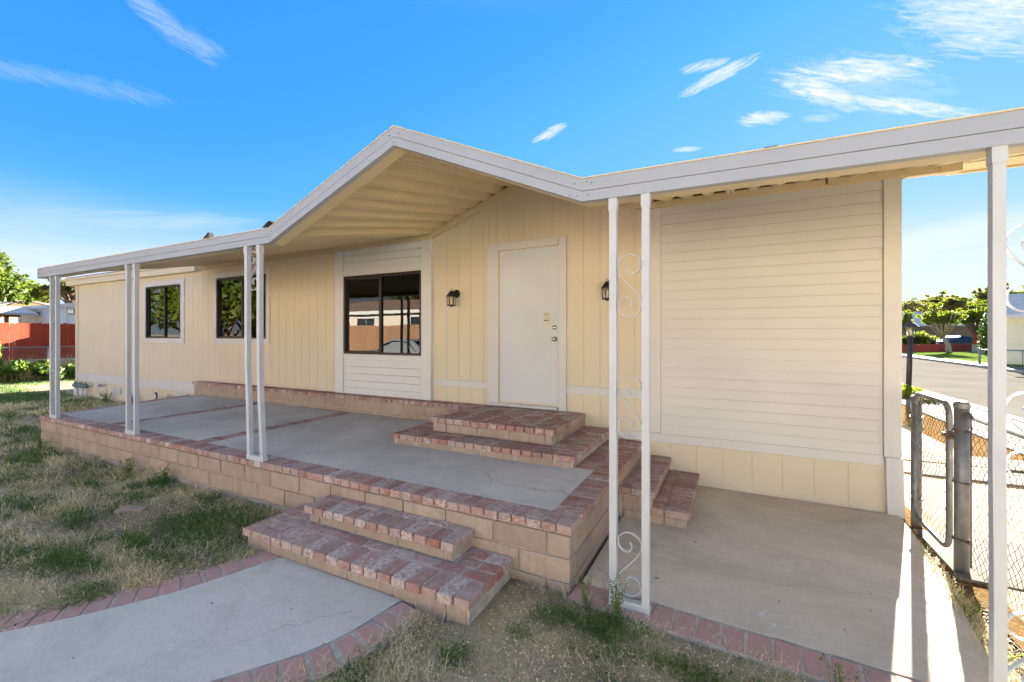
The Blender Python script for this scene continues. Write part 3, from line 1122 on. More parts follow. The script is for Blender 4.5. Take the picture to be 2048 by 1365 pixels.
# skirting fittings
for (x0, x1, z0, z1) in ((-13.62, -13.25, 0.18, 0.335), (-10.78, -10.32, 0.265, 0.375)):
    v = MB()
    v.box(x0, x1, WY - 0.03, WY - 0.001, z0, z1)
    for i in range(4):
        zz = z0 + (i + .6) * (z1 - z0) / 4.4
        v.box(x0 + .03, x1 - .03, WY - 0.036, WY - 0.031, zz, zz + .012)
    v.build('skirting_vent', 'white_metal', house)
sp = MB()
sp.tube([(-14.05, WY, .37), (-14.05, WY - .10, .37)], .017, 8)
sp.tube([(-14.05, WY - .10, .37), (-14.05, WY - .15, .33)], .014, 8)
sp.build('hose_tap', 'steel', house)
hb = MB(); hb.tube([(-14.16, WY - .09, .36), (-14.09, WY - .09, .36)], .035, 10)
hb.build('tap_handle', 'blue_plastic', house)
cb = MB()
cb.tube([(-11.62 + .045 * math.cos(a), WY - .02, .255 + .075 * math.sin(a)) for a in np.linspace(-2.2, 2.4, 12)], .014, 6)
cb.build('cable_loop', 'black_metal', house)


# ------------------------------------------------------------------ wall lanterns
def lantern(x, z, label, group):
    t = empty('wall_lantern', (x, WY, z), label, 'lantern', group)
    q = MB()
    q.lathe((0, 0, 0), [(0, .028), (.03, .026), (.056, .014), (.060, 0)], 16)
    Mx = Matrix.Translation((x, WY, z + .03)) @ Matrix.Rotation(R(90), 4, 'X')
    q.v = [tuple(Mx @ Vector(p)) for p in q.v]
    q.build('back_plate', 'black_metal', t, True)
    cy = WY - 0.125
    a = MB()
    a.tube([(x, WY - .02, z + .03), (x, WY - .07, z + .055), (x, cy, z + .045)], [.016, .014, .016], 8)
    a.build('arm', 'black_metal', t, True)
    h = MB()
    h.lathe((x, cy, z), [(.0, .062), (.018, .060), (.034, .045), (.046, .022), (.062, .002), (.076, -.010), (.074, -.018), (.0, -.016)], 8)
    h.build('hood', 'black_metal', t)
    r = MB(); r.tube([(x + .013 * math.cos(b), cy, z + .077 + .015 * math.sin(b)) for b in np.linspace(0, 2 * PI, 13)], .0028, 5)
    r.build('ring', 'black_metal', t)
    for k in range(6):
        b = 2 * PI * (k + .5) / 6
        bar = MB(); bar.tube([(x + .066 * math.cos(b), cy + .066 * math.sin(b), z - .015), (x + .054 * math.cos(b), cy + .054 * math.sin(b), z - .135)], .0045, 5)
        bar.build('bar', 'black_metal', t)
    g = MB(); g.lathe((x, cy, z), [(.058, -.02), (.047, -.130)], 6)
    g.build('glass', 'lamp_glass', t)
    bs = MB(); bs.lathe((x, cy, z), [(.0, -.128), (.050, -.130), (.064, -.136), (.064, -.146), (.03, -.150), (.012, -.162), (0, -.164)], 8)
    bs.build('base', 'black_metal', t)
    bl = MB(); bl.lathe((x, cy, z), [(.0, -.045), (.012, -.05), (.017, -.075), (.011, -.098), (.011, -.128)], 8)
    bl.build('bulb', 'pvc', t, True)


lantern(-3.50, 2.19, 'black coach lantern on the wall between the big window and the door', 'wall lanterns beside the door')
lantern(-1.315, 2.20, 'black coach lantern half hidden behind the white post, right of the door', 'wall lanterns beside the door')


# ------------------------------------------------------------------ the awning
aw = empty('patio_awning', (-2.4, 2.7, 2.5), 'white patio awning with a gabled peak over the entry and cream ribbed underside', 'awning')
FY = 2.636
# fascia: polyline of (x, z_top, z_bottom)
FP = [(-9.385, 2.643, 2.503), (-3.925, 2.655, 2.514), (-2.386, 3.290, 3.136), (-0.850, 2.628, 2.482), (1.10, 2.611, 2.464), (4.6, 2.59, 2.44)]


def fascia_seg(a, b):
    # upper band stands proud of the lower one, with a lip on top and a thin groove between them
    def quad(y, f0, f1):
        return [(a[0], y, a[2] + (a[1] - a[2]) * f0), (b[0], y, b[2] + (b[1] - b[2]) * f0), (b[0], y, b[2] + (b[1] - b[2]) * f1), (a[0], y, a[2] + (a[1] - a[2]) * f1)]
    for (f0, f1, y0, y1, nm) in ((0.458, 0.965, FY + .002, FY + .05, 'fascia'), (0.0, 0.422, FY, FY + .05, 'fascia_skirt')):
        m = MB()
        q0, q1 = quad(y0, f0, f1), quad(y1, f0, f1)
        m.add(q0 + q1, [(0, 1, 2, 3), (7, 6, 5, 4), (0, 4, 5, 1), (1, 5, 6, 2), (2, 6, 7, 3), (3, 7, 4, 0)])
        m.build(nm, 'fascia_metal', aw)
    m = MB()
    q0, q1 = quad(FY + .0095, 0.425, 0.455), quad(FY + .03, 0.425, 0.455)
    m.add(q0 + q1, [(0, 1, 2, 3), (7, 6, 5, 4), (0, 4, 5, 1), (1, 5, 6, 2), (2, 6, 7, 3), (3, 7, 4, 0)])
    m.build('fascia_seam_shade', 'seam_shade', aw)  # brown strip puts the groove's shadow line into colour
    m = MB()
    q0, q1 = quad(FY - .004, 0.97, 1.02), quad(FY + .09, 0.97, 1.02)
    m.add(q0 + q1, [(0, 1, 2, 3), (7, 6, 5, 4), (0, 4, 5, 1), (1, 5, 6, 2), (2, 6, 7, 3), (3, 7, 4, 0)])
    m.build('fascia_lip', 'awning_cream', aw)
    m = MB()                            # gutter bottom running back under the pans
    q0, q1 = quad(FY + .051, 0.0, 0.06), quad(FY + .16, 0.02, 0.08)
    m.add(q0 + q1, [(0, 1, 2, 3), (7, 6, 5, 4), (0, 4, 5, 1), (1, 5, 6, 2), (2, 6, 7, 3), (3, 7, 4, 0)])
    m.build('gutter', 'awning_cream', aw)


for a, b in zip(FP[:-1], FP[1:]):
    fascia_seg(a, b)
# screws and end cap
sc = MB()
for (x, z) in ((-3.96, 2.60), (-3.88, 2.62), (-2.43, 3.22), (-2.34, 3.22), (-2.38, 3.16), (-.90, 2.60), (-.82, 2.60), (-.88, 2.52), (-.81, 2.515), (-.79, 2.59), (-.93, 2.53)):
    sc.box(x - .004, x + .004, FY - .003, FY + .004, z - .004, z + .004)
sc.build('screw', 'galvanised', aw)
box('end_cap', -9.402, -9.387, FY - .005, FY + .12, 2.495, 2.648, 'white_metal', aw)


def front_z(x):
    xs = [p[0] for p in FP]; zs = [p[2] for p in FP]
    return float(np.interp(x, xs, zs)) + 0.045


def back_z(x):
    return wall_top(x) - 0.0 if x > -9.81 else 3.02


# ribbed pans: each one a strip running from fascia to wall
PY0, PY1 = FY + 0.052, WY - 0.013
P = 0.2045
# break the pans at the gable corners so that none bends
segs = [(-9.385, -3.925, -9.80, -3.92), (-3.925, -2.386, -3.92, -2.42), (-2.386, -0.850, -2.42, -0.87), (-0.850, 4.6, -0.87, 4.6)]
for (f0, f1, w0, w1) in segs:
    n = max(1, round((f1 - f0) / P))
    for i in range(n):
        fa, fb = f0 + (f1 - f0) * i / n, f0 + (f1 - f0) * (i + 1) / n
        wa, wb = w0 + (w1 - w0) * i / n, w0 + (w1 - w0) * (i + 1) / n
        if fa > 1.75 and fa < 4.6:
            pass
        prof = [(0.0, 0.0), (0.115, 0.0), (0.118, 0.035), (0.15, 0.035), (0.153, 0.0), (0.27, 0.004), (0.50, 0.092), (0.73, 0.096), (0.96, 0.004), (1.0, 0.0)]
        vs, fs = [], []
        N = len(prof)
        for lift in (0.0, 0.002):
            for (yy, xa, xb, zf) in ((PY0, fa, fb, front_z), (PY1, wa, wb, back_z)):
                za, zb = zf(xa + 1e-4), zf(xb - 1e-4)
                for (t, h) in prof:
                    xx = xa + (xb - xa) * t
                    zz = za + (zb - za) * t
                    vs.append((xx, yy, zz + h + lift))
        for j in range(N - 1):
            fs.append((j, j + 1, N + j + 1, N + j))
            fs.append((2 * N + j, 3 * N + j, 3 * N + j + 1, 2 * N + j + 1))
        fs.append(tuple([0, N, 3 * N, 2 * N])); fs.append((N - 1, 3 * N - 1, 4 * N - 1, 2 * N - 1))
        mesh_from('roof_pan', vs, fs, 'awning_cream', aw)

# channel on the wall that carries the pans
def channel(x0, x1, z0a, z0b, h):
    m = MB()
    for (ya, yb, da, db) in ((WY - .075, WY - .055, 0, h), (WY - .055, WY - .004, 0, .012)):
        vs = []
        for y in (ya, yb):
            vs += [(x0, y, z0a + da), (x1, y, z0b + da), (x1, y, z0b + db), (x0, y, z0a + db)]
        m.add(vs, [(0, 1, 2, 3), (7, 6, 5, 4), (0, 4, 5, 1), (1, 5, 6, 2), (2, 6, 7, 3), (3, 7, 4, 0)])
    m.build('wall_channel', 'awning_cream', aw)


def gap_shade(x0, x1, z0a, z0b):  # added dark strip behind the pans, shade of the rib gaps as colour
    m = MB()
    vs = []
    for y in (WY - .011, WY - .006):
        vs += [(x0, y, z0a), (x1, y, z0b), (x1, y, z0b + .17), (x0, y, z0a + .17)]
    m.add(vs, [(0, 1, 2, 3), (7, 6, 5, 4), (0, 4, 5, 1), (1, 5, 6, 2), (2, 6, 7, 3), (3, 7, 4, 0)])
    m.build('gap_shade_strip', 'interior', aw)


gap_shade(-9.80, -3.93, 3.03, 3.07)
gap_shade(-3.92, -2.425, 3.08, 3.63)
gap_shade(-2.42, -0.875, 3.62, 3.10)
gap_shade(-0.87, 1.72, 3.10, 3.10)
channel(-9.80, -3.93, 2.978, 3.022, .080)
channel(-3.92, -2.43, 3.03, 3.56, .095)
channel(-2.42, -0.88, 3.56, 3.055, .085)
channel(-0.87, 1.36, 3.066, 3.066, .068)
box('beam', 1.362, 1.71, WY - .075, WY - .01, 3.055, 3.13, 'awning_cream', aw)
box('beam_end', 1.60, 1.74, WY - .09, WY + .0, 3.05, 3.15, 'awning_cream', aw)
# flat pan carport roof carried on beyond the house corner
for (y0, y1) in ((WY - .32, WY - .03), (WY - .025, WY + .27)):
    m = MB()
    m.box(1.76, 4.6, y0, y1, 3.135, 3.15)
    m.box(1.76, 4.6, y1 - .012, y1 + .002, 3.118, 3.134)
    m.build('carport_pan', 'awning_cream', aw)
box('carport_edge', 1.76, 4.6, WY + .275, WY + .30, 3.12, 3.16, 'awning_cream', aw)
nail = MB()
for (x, y) in ((.52, 3.35), (.95, 3.0)):
    nail.box(x - .006, x + .006, y - .004, y + .004, front_z(x) + .08, front_z(x) + .14)
nail.build('bracket', 'rusty_wire', aw)


# ------------------------------------------------------------------ posts
def scroll_pts(xc, zt, zb, half, mirror=False, y=0.0):
    """an S with a curl at each end; xc centre, half = half the gap between the tubes"""
    r = half
    H = zt - zb
    pts = []
    # upper curl: starts inside, turns over the top and comes down the left side
    R1 = r
    c1 = (0.0, zt - R1)
    for a in np.linspace(-1.9 * PI + .35, 0.0, 22):                      # spiral from inside out
        k = 0.34 + 0.66 * ((a + 1.9 * PI) / (1.9 * PI)) ** 0.8
        th = PI - a if False else a
        pts.append((c1[0] + R1 * k * math.cos(PI - (-a) + 0.0), c1[1] + R1 * k * math.sin(PI + a) * 1.0))
    return pts


def s_scroll(x0, x1, zt, zb, mirror=False, flip=False):
    """S-scroll polyline between x0 and x1 (tube faces) from zt to zb, with curled ends"""
    w = x1 - x0
    r = w / 2
    cx = (x0 + x1) / 2
    c1z, c2z = zt - r, zb + r
    P1 = []
    # upper curl, inner end -> right -> top -> left
    for t in np.linspace(0, 1, 22):
        ang = R(-200) + R(380) * t               # degrees, counter clockwise
        k = 0.30 + 0.70 * min(1, t / 0.62) ** 0.9
        off = (1 - k) * r * 0.35
        P1.append((cx + off + r * k * math.cos(ang), c1z + off * .3 + r * k * math.sin(ang)))
    P2 = [(2 * cx - x, (c1z + c2z) - z) for (x, z) in P1][::-1]
    # smooth diagonal between left side of upper curl and right side of lower curl
    a, b = Vector((*P1[-1], 0)), Vector((*P2[0], 0))
    mid = []
    ta, tb = Vector((0, -1, 0)), Vector((0, -1, 0))
    L = (a - b).length
    for t in np.linspace(0, 1, 12)[1:-1]:
        h00, h10, h01, h11 = 2 * t**3 - 3 * t**2 + 1, t**3 - 2 * t**2 + t, -2 * t**3 + 3 * t**2, t**3 - t**2
        p = a * h00 + ta * (L * .9 * h10) + b * h01 + tb * (L * .9 * h11)
        mid.append((p.x, p.y))
    pts = P1 + mid + P2
    if mirror:
        pts = [(2 * cx - x, z) for x, z in pts]
    return pts


def post(x, zb, zt, label, scrolls, bend=0.0, y0=FY + 0.010, lean=0.0, base=True):
    T, GAP = 0.043, 0.150
    t = empty('awning_post', (x, y0 + T / 2, zb), label, 'post', 'white scrollwork awning posts')
    for s, xo in ((0, 0.0), (1, T + GAP)):
        m = MB()
        zs = [zb, zb + (zt - zb) * .26, zb + (zt - zb) * .44, zt]
        xoff = [lean, lean * .8, 0, 0]
        if bend:
            xoff = [bend if s else bend * .75, (bend * .30 if s else bend * .45), 0.0, 0.0]
        for i in range(3):
            a0, a1 = x + xo + xoff[i], x + xo + xoff[i + 1]
            vs = []
            for (xx, zz) in ((a0, zs[i]), (a1, zs[i + 1])):
                vs += [(xx, y0, zz), (xx + T, y0, zz), (xx + T, y0 + T, zz), (xx, y0 + T, zz)]
            m.add(vs, [(0, 1, 5, 4), (1, 2, 6, 5), (2, 3, 7, 6), (3, 0, 4, 7)] + ([(3, 2, 1, 0)] if i == 0 else []) + ([(4, 5, 6, 7)] if i == 2 else []))
        m.build('upright', 'white_metal', t)
        # cap sleeve at the top
        xx = x + xo + 0
        c = MB(); c.box(xx - .004, xx + T + .004, y0 - .004, y0 + T + .004, zt - .075, zt - .002)
        c.build('sleeve', 'white_metal', t)
    if base:
        bx0 = x + (bend * .75 if bend else lean)
        bx1 = x + 2 * T + GAP + (bend if bend else lean)
        box('foot_plate', bx0 - .002, bx1 + .004, y0 - .004, y0 + T + .004, zb, zb + .045, 'white_metal', t)
    for (za, zc, mir) in scrolls:
        m = MB()
        pts = s_scroll(x + T + .003, x + T + GAP - .003, za, zc, mir)
        m.ribbon([(px, y0 + T / 2, pz) for px, pz in pts], (0, .022, 0), .0045)
        m.build('scroll', 'white_metal', t)
    return t


DZ = 0.424
post(-9.00, DZ, 2.50, 'white double tube post at the far left end of the brick patio', [(2.16, 1.78, True), (1.42, 1.04, True)])
post(-6.715, DZ, 2.51, 'straight white double tube post standing on the brick edge, second from the left', [])
post(-4.315, DZ, 2.515, 'white double tube post with bent kinked lower legs on the brick edge', [(2.46, 2.08, True)], bend=0.055)
post(-0.680, 0.0, 2.48, 'white double tube post with three scrolls standing on the ground beside the side steps', [(2.13, 1.755, False), (1.40, 1.025, False), (0.455, 0.075, True)])
post(1.005, 0.0, 2.47, 'nearest white post at the right edge of the picture, with a chipped joint low down', [(2.12, 1.745, False), (1.40, 1.025, False), (0.455, 0.075, True)], lean=0.004)

# dark scraps on the awning roof
def bird_pt(px, py, y):
    u, v = (px - 1024) / 873.0, -(py - 668.8) / 873.0
    c, s = math.cos(R(YAW)), math.sin(R(YAW))
    d = Vector((u * c - s, u * s + c, v))
    return Vector((0, 0, CAMZ)) + d * (y / d.y)


for (nm, prof, lab) in (('roof_flap', [(405, 476), (418, 474), (418, 466), (416, 463), (413, 467)], 'small dark pointed flap sticking up behind the left awning edge'),
                        ('roof_flap', [(524, 454), (533, 452), (542, 443), (541, 440), (536, 441), (531, 446)], 'small dark curled flap where the awning edge starts to rise'),
                        ('roof_scrap', [(1525, 297), (1530, 293), (1545, 291.5), (1547, 290), (1556, 289.5), (1554, 294)], 'thin dark scrap lying on the right awning edge')):
    yy = FY + .07
    P0 = [bird_pt(x, y + 1.5, yy) for x, y in prof]
    P1 = [p + Vector((0, .05, 0)) for p in P0]
    n = len(P0)
    m = MB()
    m.add([tuple(p) for p in P0 + P1], [tuple(range(n)), tuple(range(2 * n - 1, n - 1, -1))] + [(i, i + n, (i + 1) % n + n, (i + 1) % n) for i in range(n)])
    tag(m.build(nm, 'scrap_dark'), lab, 'debris')


# ------------------------------------------------------------------ brick and block work
def brick(x0, x1, y0, y1, z0, z1, parent, mat='brick'):
    v = random.randrange(5)
    dz = random.uniform(-.0018, .0018)
    d = random.uniform(-.0025, .0025)
    o = box('brick', 0, x1 - x0, 0, y1 - y0, 0, z1 - z0, mat, None, 0.0055, v, 0.0016)
    o.parent = parent
    o.location = rel(parent, ((x0 + x1) / 2 + random.uniform(-.001, .001), (y0 + y1) / 2 + d, (z0 + z1) / 2 + dz))
    o.rotation_euler = (0, 0, R(random.uniform(-.5, .5)))
    return o


def brick_row(axis, a0, a1, pitch, joint, b0, b1, z0, z1, parent, mat='brick'):
    """bricks laid side by side along an axis; b0..b1 the other axis"""
    n = max(1, round((a1 - a0) / pitch))
    p = (a1 - a0) / n
    for i in range(n):
        s, e = a0 + i * p + joint / 2, a0 + (i + 1) * p - joint / 2
        if axis == 'x':
            brick(round(s, 4), round(s + (p - joint), 4), b0, b1, z0, z1, parent, mat)
        else:
            brick(b0, b1, s, s + (p - joint), z0, z1, parent, mat)


def block_row(axis, a0, a1, off, b0, b1, z0, z1, parent, pitch=0.403, joint=0.011):
    s = a0 - off
    while s < a1 - 0.02:
        e = s + pitch
        lo, hi = max(s, a0) + joint / 2, min(e, a1) - joint / 2
        if hi - lo > 0.03:
            d = random.uniform(-.002, .002)
            args = (lo, hi, b0 + d, b1 + d) if axis == 'x' else (b0 + d, b1 + d, lo, hi)
            box('block', *args, z0, z1, 'block', parent, 0.006, random.randrange(4), 0.0014)
        s = e


# raised patio
patio = empty('raised_patio', (-5.2, 3.9, 0), 'raised concrete patio with brick cap and tan block walls in front of the house', 'patio')
PX0, PX1, PYF = -9.335, -0.915, 2.632
BT = 0.057
core = MB()
core.box(PX0 + .035, PX1 - .028, PYF + .028, WY - .002, -0.12, DZ - .0045)
core.build('mortar_bed', 'mortar', patio)
wedge = MB()                       # the left end runs slightly askew out to the wall
wedge.add([(PX0 + .03, PYF + .03, -.1), (PX0 + .031, WY - .003, -.1), (-9.86, WY - .003, -.1), (PX0 + .03, PYF + .03, DZ - .014), (PX0 + .031, WY - .003, DZ - .014), (-9.86, WY - .003, DZ - .014)],
          [(0, 2, 1), (3, 4, 5), (0, 3, 5, 2), (0, 1, 4, 3), (1, 2, 5, 4)])
wedge.build('mortar_bed', 'mortar', patio)
# concrete bays between the brick strips
def bay(pts):
    mb = MB()
    n = len(pts)
    vs = [(x, y, DZ - .003) for x, y in pts] + [(x, y, DZ - .05) for x, y in pts]
    mb.add(vs, [tuple(range(n)), tuple(range(2 * n - 1, n - 1, -1))] + [(i, i + n, (i + 1) % n + n, (i + 1) % n) for i in range(n)])
    mb.build('concrete_slab', 'concrete_deck', patio)


YI = PYF + .212
bay([(-9.22, YI), (-7.65, YI), (-7.65, 4.94), (-9.64, 4.94)])
bay([(-7.44, YI), (-5.515, YI), (-5.515, 4.94), (-7.44, 4.94)])
bay([(-5.305, YI), (-1.130, YI), (-1.130, 3.84), (-1.30, 3.84), (-1.30, 4.94), (-5.305, 4.94)])
brick_row('x', PX0, PX1, 0.1075, 0.010, PYF, PYF + .203, DZ - BT, DZ, patio)
brick_row('y', PYF + .209, WY - .01, 0.1075, 0.010, PX1 - .203, PX1, DZ - BT, DZ, patio, 'brick_worn')
brick_row('y', 3.85, WY - .01, 0.1075, 0.010, PX1 - .412, PX1 - .211, DZ - BT, DZ, patio, 'brick_worn')
brick_row('y', YI, 4.93, 0.1075, 0.009, -7.642, -7.448, DZ - BT, DZ - .001, patio, 'brick_worn')
brick_row('y', YI, 4.93, 0.1075, 0.009, -5.508, -5.312, DZ - BT, DZ - .001, patio, 'brick_worn')
for i in range(22):                # skewed left edge course
    t = (i + .5) / 22
    yy = YI + (4.93 - YI) * t
    o = brick(0, .2, 0, .094, DZ - BT, DZ, patio, 'brick_worn')
    o.location = rel(patio, (-9.325 - .105 * 0 - .42 * t, yy, DZ - BT / 2))
    o.rotation_euler = (0, 0, R(10))
for (z0, z1, off) in ((DZ - BT - .153, DZ - BT - .011, 0.23), (DZ - BT - .307, DZ - BT - .164, 0.03), (DZ - BT - .461, DZ - BT - .318, 0.23)):
    block_row('x', PX0 + .012, PX1 - .012, off, PYF + .013, PYF + .10, z0, z1, patio)
    block_row('y', PYF + .104, WY - .01, off * .6, PX1 - .10, PX1 - .012, z0, z1, patio)
    block_row('y', PYF + .104, WY - .4, off, PX0 + .02 - .06, PX0 + .03, z0, z1, patio)

# ledge along the wall
ledge = empty('brick_ledge', (-6.4, 5.05, DZ), 'low brick capped block ledge running along the house wall under the windows', 'ledge')
LT = 0.690
mb = MB(); mb.box(-9.75, -3.15, 4.965, WY - .003, DZ - .003, LT - .012); mb.build('mortar_bed', 'mortar', ledge)
brick_row('x', -9.79, -3.10, 0.1075, 0.010, 4.936, WY - .006, LT - BT, LT, ledge)
block_row('x', -9.735, -3.15, 0.2, 4.955, 5.04, LT - BT - .150, LT - BT - .009, ledge)
block_row('x', -9.735, -3.15, 0.0, 4.955, 5.04, DZ - .002, LT - BT - .160, ledge)

# door steps on the patio
dst = empty('door_steps', (-2.36, 4.5, DZ), 'two step brick platform in front of the white door', 'steps')
z1 = 0.537
mb = MB()
mb.box(-3.41, -1.31, 3.79, WY - .003, DZ - .003, z1 - .0055)
mb.box(-3.09, -1.62, 4.09, WY - .003, z1 - .006, 0.6885)
mb.build('mortar_bed', 'mortar', dst)
brick_row('x', -3.43, -1.495, 0.1075, 0.011, 3.762, 3.963, z1 - BT, z1, dst)
brick_row('y', 3.762, WY - .01, 0.1075, 0.011, -1.488, -1.287, z1 - BT, z1, dst)
brick_row('y', 3.974, WY - .01, 0.1075, 0.011, -1.60, -1.499, z1 - BT, z1, dst, 'brick_worn')
brick_row('y', 3.974, 4.93, 0.1075, 0.011, -3.43, -3.229, z1 - BT, z1, dst)
brick_row('x', -3.222, -1.607, 0.208, 0.011, 3.974, 4.068, z1 - BT, z1, dst)
brick_row('y', 4.08, 4.93, 0.1075, 0.011, -3.222, -3.124, z1 - BT, z1, dst, 'brick_worn')
block_row('x', -3.40, -1.315, 0.1, 3.785, 3.85, DZ - .002, z1 - BT - .002, dst)
block_row('y', 3.855, WY - .01, 0.1, -1.38, -1.315, DZ - .002, z1 - BT - .002, dst)
z2 = 0.694
brick_row('x', -3.122, -1.595, 0.1075, 0.011, 4.055, 4.150, z2 - BT, z2, dst)
brick_row('y', 4.16, WY - .085, 0.1075, 0.011, -1.69, -1.595, z2 - BT, z2, dst)
block_row('x', -3.10, -1.615, 0.21, 4.075, 4.14, z1 + .001, z2 - BT - .003, dst)
block_row('y', 4.145, WY - .01, 0.2, -1.685, -1.615, z1 + .001, z2 - BT - .003, dst)


def herring(x0, x1, y0, y1, z, parent):
    """45 degree herringbone clipped to a rectangle"""
    L, Wd, g = 0.2, 0.094, 0.009
    s = L + g
    h = (L + g) / 2
    rot = Matrix.Rotation(R(45), 4, 'Z')
    cx, cy = (x0 + x1) / 2, (y0 + y1) / 2
    cells = set()
    for i in range(-16, 17):
        for j in range(-16, 17):
            # unit herringbone: horizontal brick then vertical brick, shifting by half a brick
            k = (i + j)
            for kind in (0, 1):
                if kind == 0:
                    bx, by = i * h + 0, j * h
                    if (i - j) % 4 != 0:
                        continue
                    r = (bx, bx + L, by, by + Wd)
                else:
                    if (i - j) % 4 != 2:
                        continue
                    # vertical brick occupies the cell to the right end
                    bx, by = i * h, j * h
                    r = (bx, bx + Wd, by, by + L)
                key = (kind, i, j)
                if key in cells:
                    continue
                cells.add(key)
                bm = bmesh.new()
                bmesh.ops.create_cube(bm, size=1)
                bmesh.ops.scale(bm, vec=(r[1] - r[0], r[3] - r[2], BT), verts=bm.verts)
                bmesh.ops.translate(bm, vec=((r[0] + r[1]) / 2, (r[2] + r[3]) / 2, 0), verts=bm.verts)
                bmesh.ops.transform(bm, matrix=rot, verts=bm.verts)
                c = sum((v.co for v in bm.verts), Vector()) / 8
                if not (-(x1 - x0) / 2 - .1 < c.x < (x1 - x0) / 2 + .1 and -(y1 - y0) / 2 - .1 < c.y < (y1 - y0) / 2 + .1):
                    bm.free(); continue
                for (co, no) in (((x1 - cx, 0, 0), (1, 0, 0)), ((x0 - cx, 0, 0), (-1, 0, 0)), ((0, y1 - cy, 0), (0, 1, 0)), ((0, y0 - cy, 0), (0, -1, 0))):
                    gq = bm.verts[:] + bm.edges[:] + bm.faces[:]
                    res = bmesh.ops.bisect_plane(bm, geom=gq, plane_co=co, plane_no=no, clear_outer=True)
                    eds = [e for e in bm.edges if e.is_boundary]
                    if eds:
                        bmesh.ops.contextual_create(bm, geom=eds)
                if len(bm.verts) < 6:
                    bm.free(); continue
                c = sum((v.co for v in bm.verts), Vector()) / len(bm.verts)
                bmesh.ops.translate(bm, vec=-c, verts=bm.verts)
                bmesh.ops.recalc_face_normals(bm, faces=bm.faces)
                me = bpy.data.meshes.new('brick')
                bm.to_mesh(me); bm.free()
                link('brick', me, 'brick_worn', parent, rel(parent, (cx + c.x, cy + c.y, z - BT / 2 + random.uniform(-.002, .001))))


herring(-3.118, -1.70, 4.162, WY - .085, z2, dst)

# front steps down to the walkway
fst = empty('front_steps', (-2.37, 2.36, 0), 'two whitewashed brick steps leading from the walkway up to the patio', 'steps')
t1, t2 = 0.140, 0.272
mb = MB()
mb.box(-3.40, -1.35, 2.115, PYF + .008, -.1, t1 - .0055)
mb.box(-3.06, -1.665, 2.41, PYF + .008, t1 - .006, t2 - .0055)
mb.build('mortar_bed', 'mortar', fst)
brick_row('x', -3.425, -1.325, 0.1165, 0.013, 2.078, 2.281, t1 - BT, t1, fst)
brick_row('x', -3.425, -1.325, 0.212, 0.013, 2.294, 2.390, t1 - BT, t1, fst)
for (a, b) in ((-3.425, -3.085), (-1.645, -1.325)):
    brick_row('x', a, b, 0.2, 0.013, 2.403, 2.499, t1 - BT, t1, fst)
    brick_row('x', a, b, 0.2, 0.013, 2.512, 2.620, t1 - BT, t1, fst)
block_row('x', -3.385, -1.36, 0.13, 2.105, 2.18, -.08, t1 - BT - .004, fst)
block_row('y', 2.185, PYF + .005, 0.0, -1.43, -1.36, -.08, t1 - BT - .004, fst)
block_row('y', 2.185, PYF + .005, 0.0, -3.385, -3.315, -.08, t1 - BT - .004, fst)
brick_row('x', -3.095, -1.635, 0.1165, 0.013, 2.372, 2.556, t2 - BT, t2, fst)
brick_row('x', -3.095, -1.635, 0.205, 0.012, 2.568, 2.640, t2 - BT, t2, fst)
block_row('x', -3.06, -1.662, 0.28, 2.398, 2.47, t1 + .001, t2 - BT - .003, fst)
block_row('y', 2.475, PYF + .005, 0.2, -1.735, -1.662, t1 + .001, t2 - BT - .003, fst)

# side steps down to the side slab
sst = empty('side_steps', (-.62, 4.5, 0), 'two worn brick steps at the right side of the patio beside the siding wall', 'steps')
mb = MB()
mb.box(-.93, -.645, 3.965, WY - .004, -.08, .268)
mb.box(-.645, -.36, 3.965, WY - .004, -.08, .128)
mb.build('mortar_bed', 'mortar', sst)
brick_row('y', 3.93, WY - .01, 0.1075, 0.010, -.905, -.828, .28 - BT, .28, sst, 'brick_worn')
brick_row('y', 3.93, WY - .01, 0.1075, 0.010, -.818, -.617, .28 - BT, .28, sst, 'brick_worn')
brick_row('y', 3.93, WY - .01, 0.1075, 0.010, -.640, -.545, .14 - BT, .14, sst, 'brick_worn')
brick_row('y', 3.93, WY - .01, 0.1075, 0.010, -.534, -.333, .14 - BT, .14, sst, 'brick_worn')
for (x0, x1, zz0, zz1, off) in ((-.895, -.645, .088, .28 - BT - .004, .27), (-.895, -.36, -.07, .078, .05)):
    block_row('x', x0, x1, off, 3.950, 4.02, zz0, zz1, sst)
block_row('y', 4.025, WY - .01, .1, -.715, -.640, .145, .28 - BT - .004, sst)
block_row('y', 4.025, WY - .01, .2, -.430, -.358, -.07, .14 - BT - .004, sst)

# ------------------------------------------------------------------ walkway and side slab with brick edging
def spline(pts, n):
    pts = [Vector((x, y, 0)) for x, y in pts]
    out = []
    P = [2 * pts[0] - pts[1]] + pts + [2 * pts[-1] - pts[-2]]
    for i in range(1, len(P) - 2):
        for k in range(n):
            t = k / n
            a, b, c, d = P[i - 1:i + 3]
            out.append(0.5 * ((2 * b) + (-a + c) * t + (2 * a - 5 * b + 4 * c - d) * t * t + (-a + 3 * b - 3 * c + d) * t ** 3))
    out.append(pts[-1])
    return out


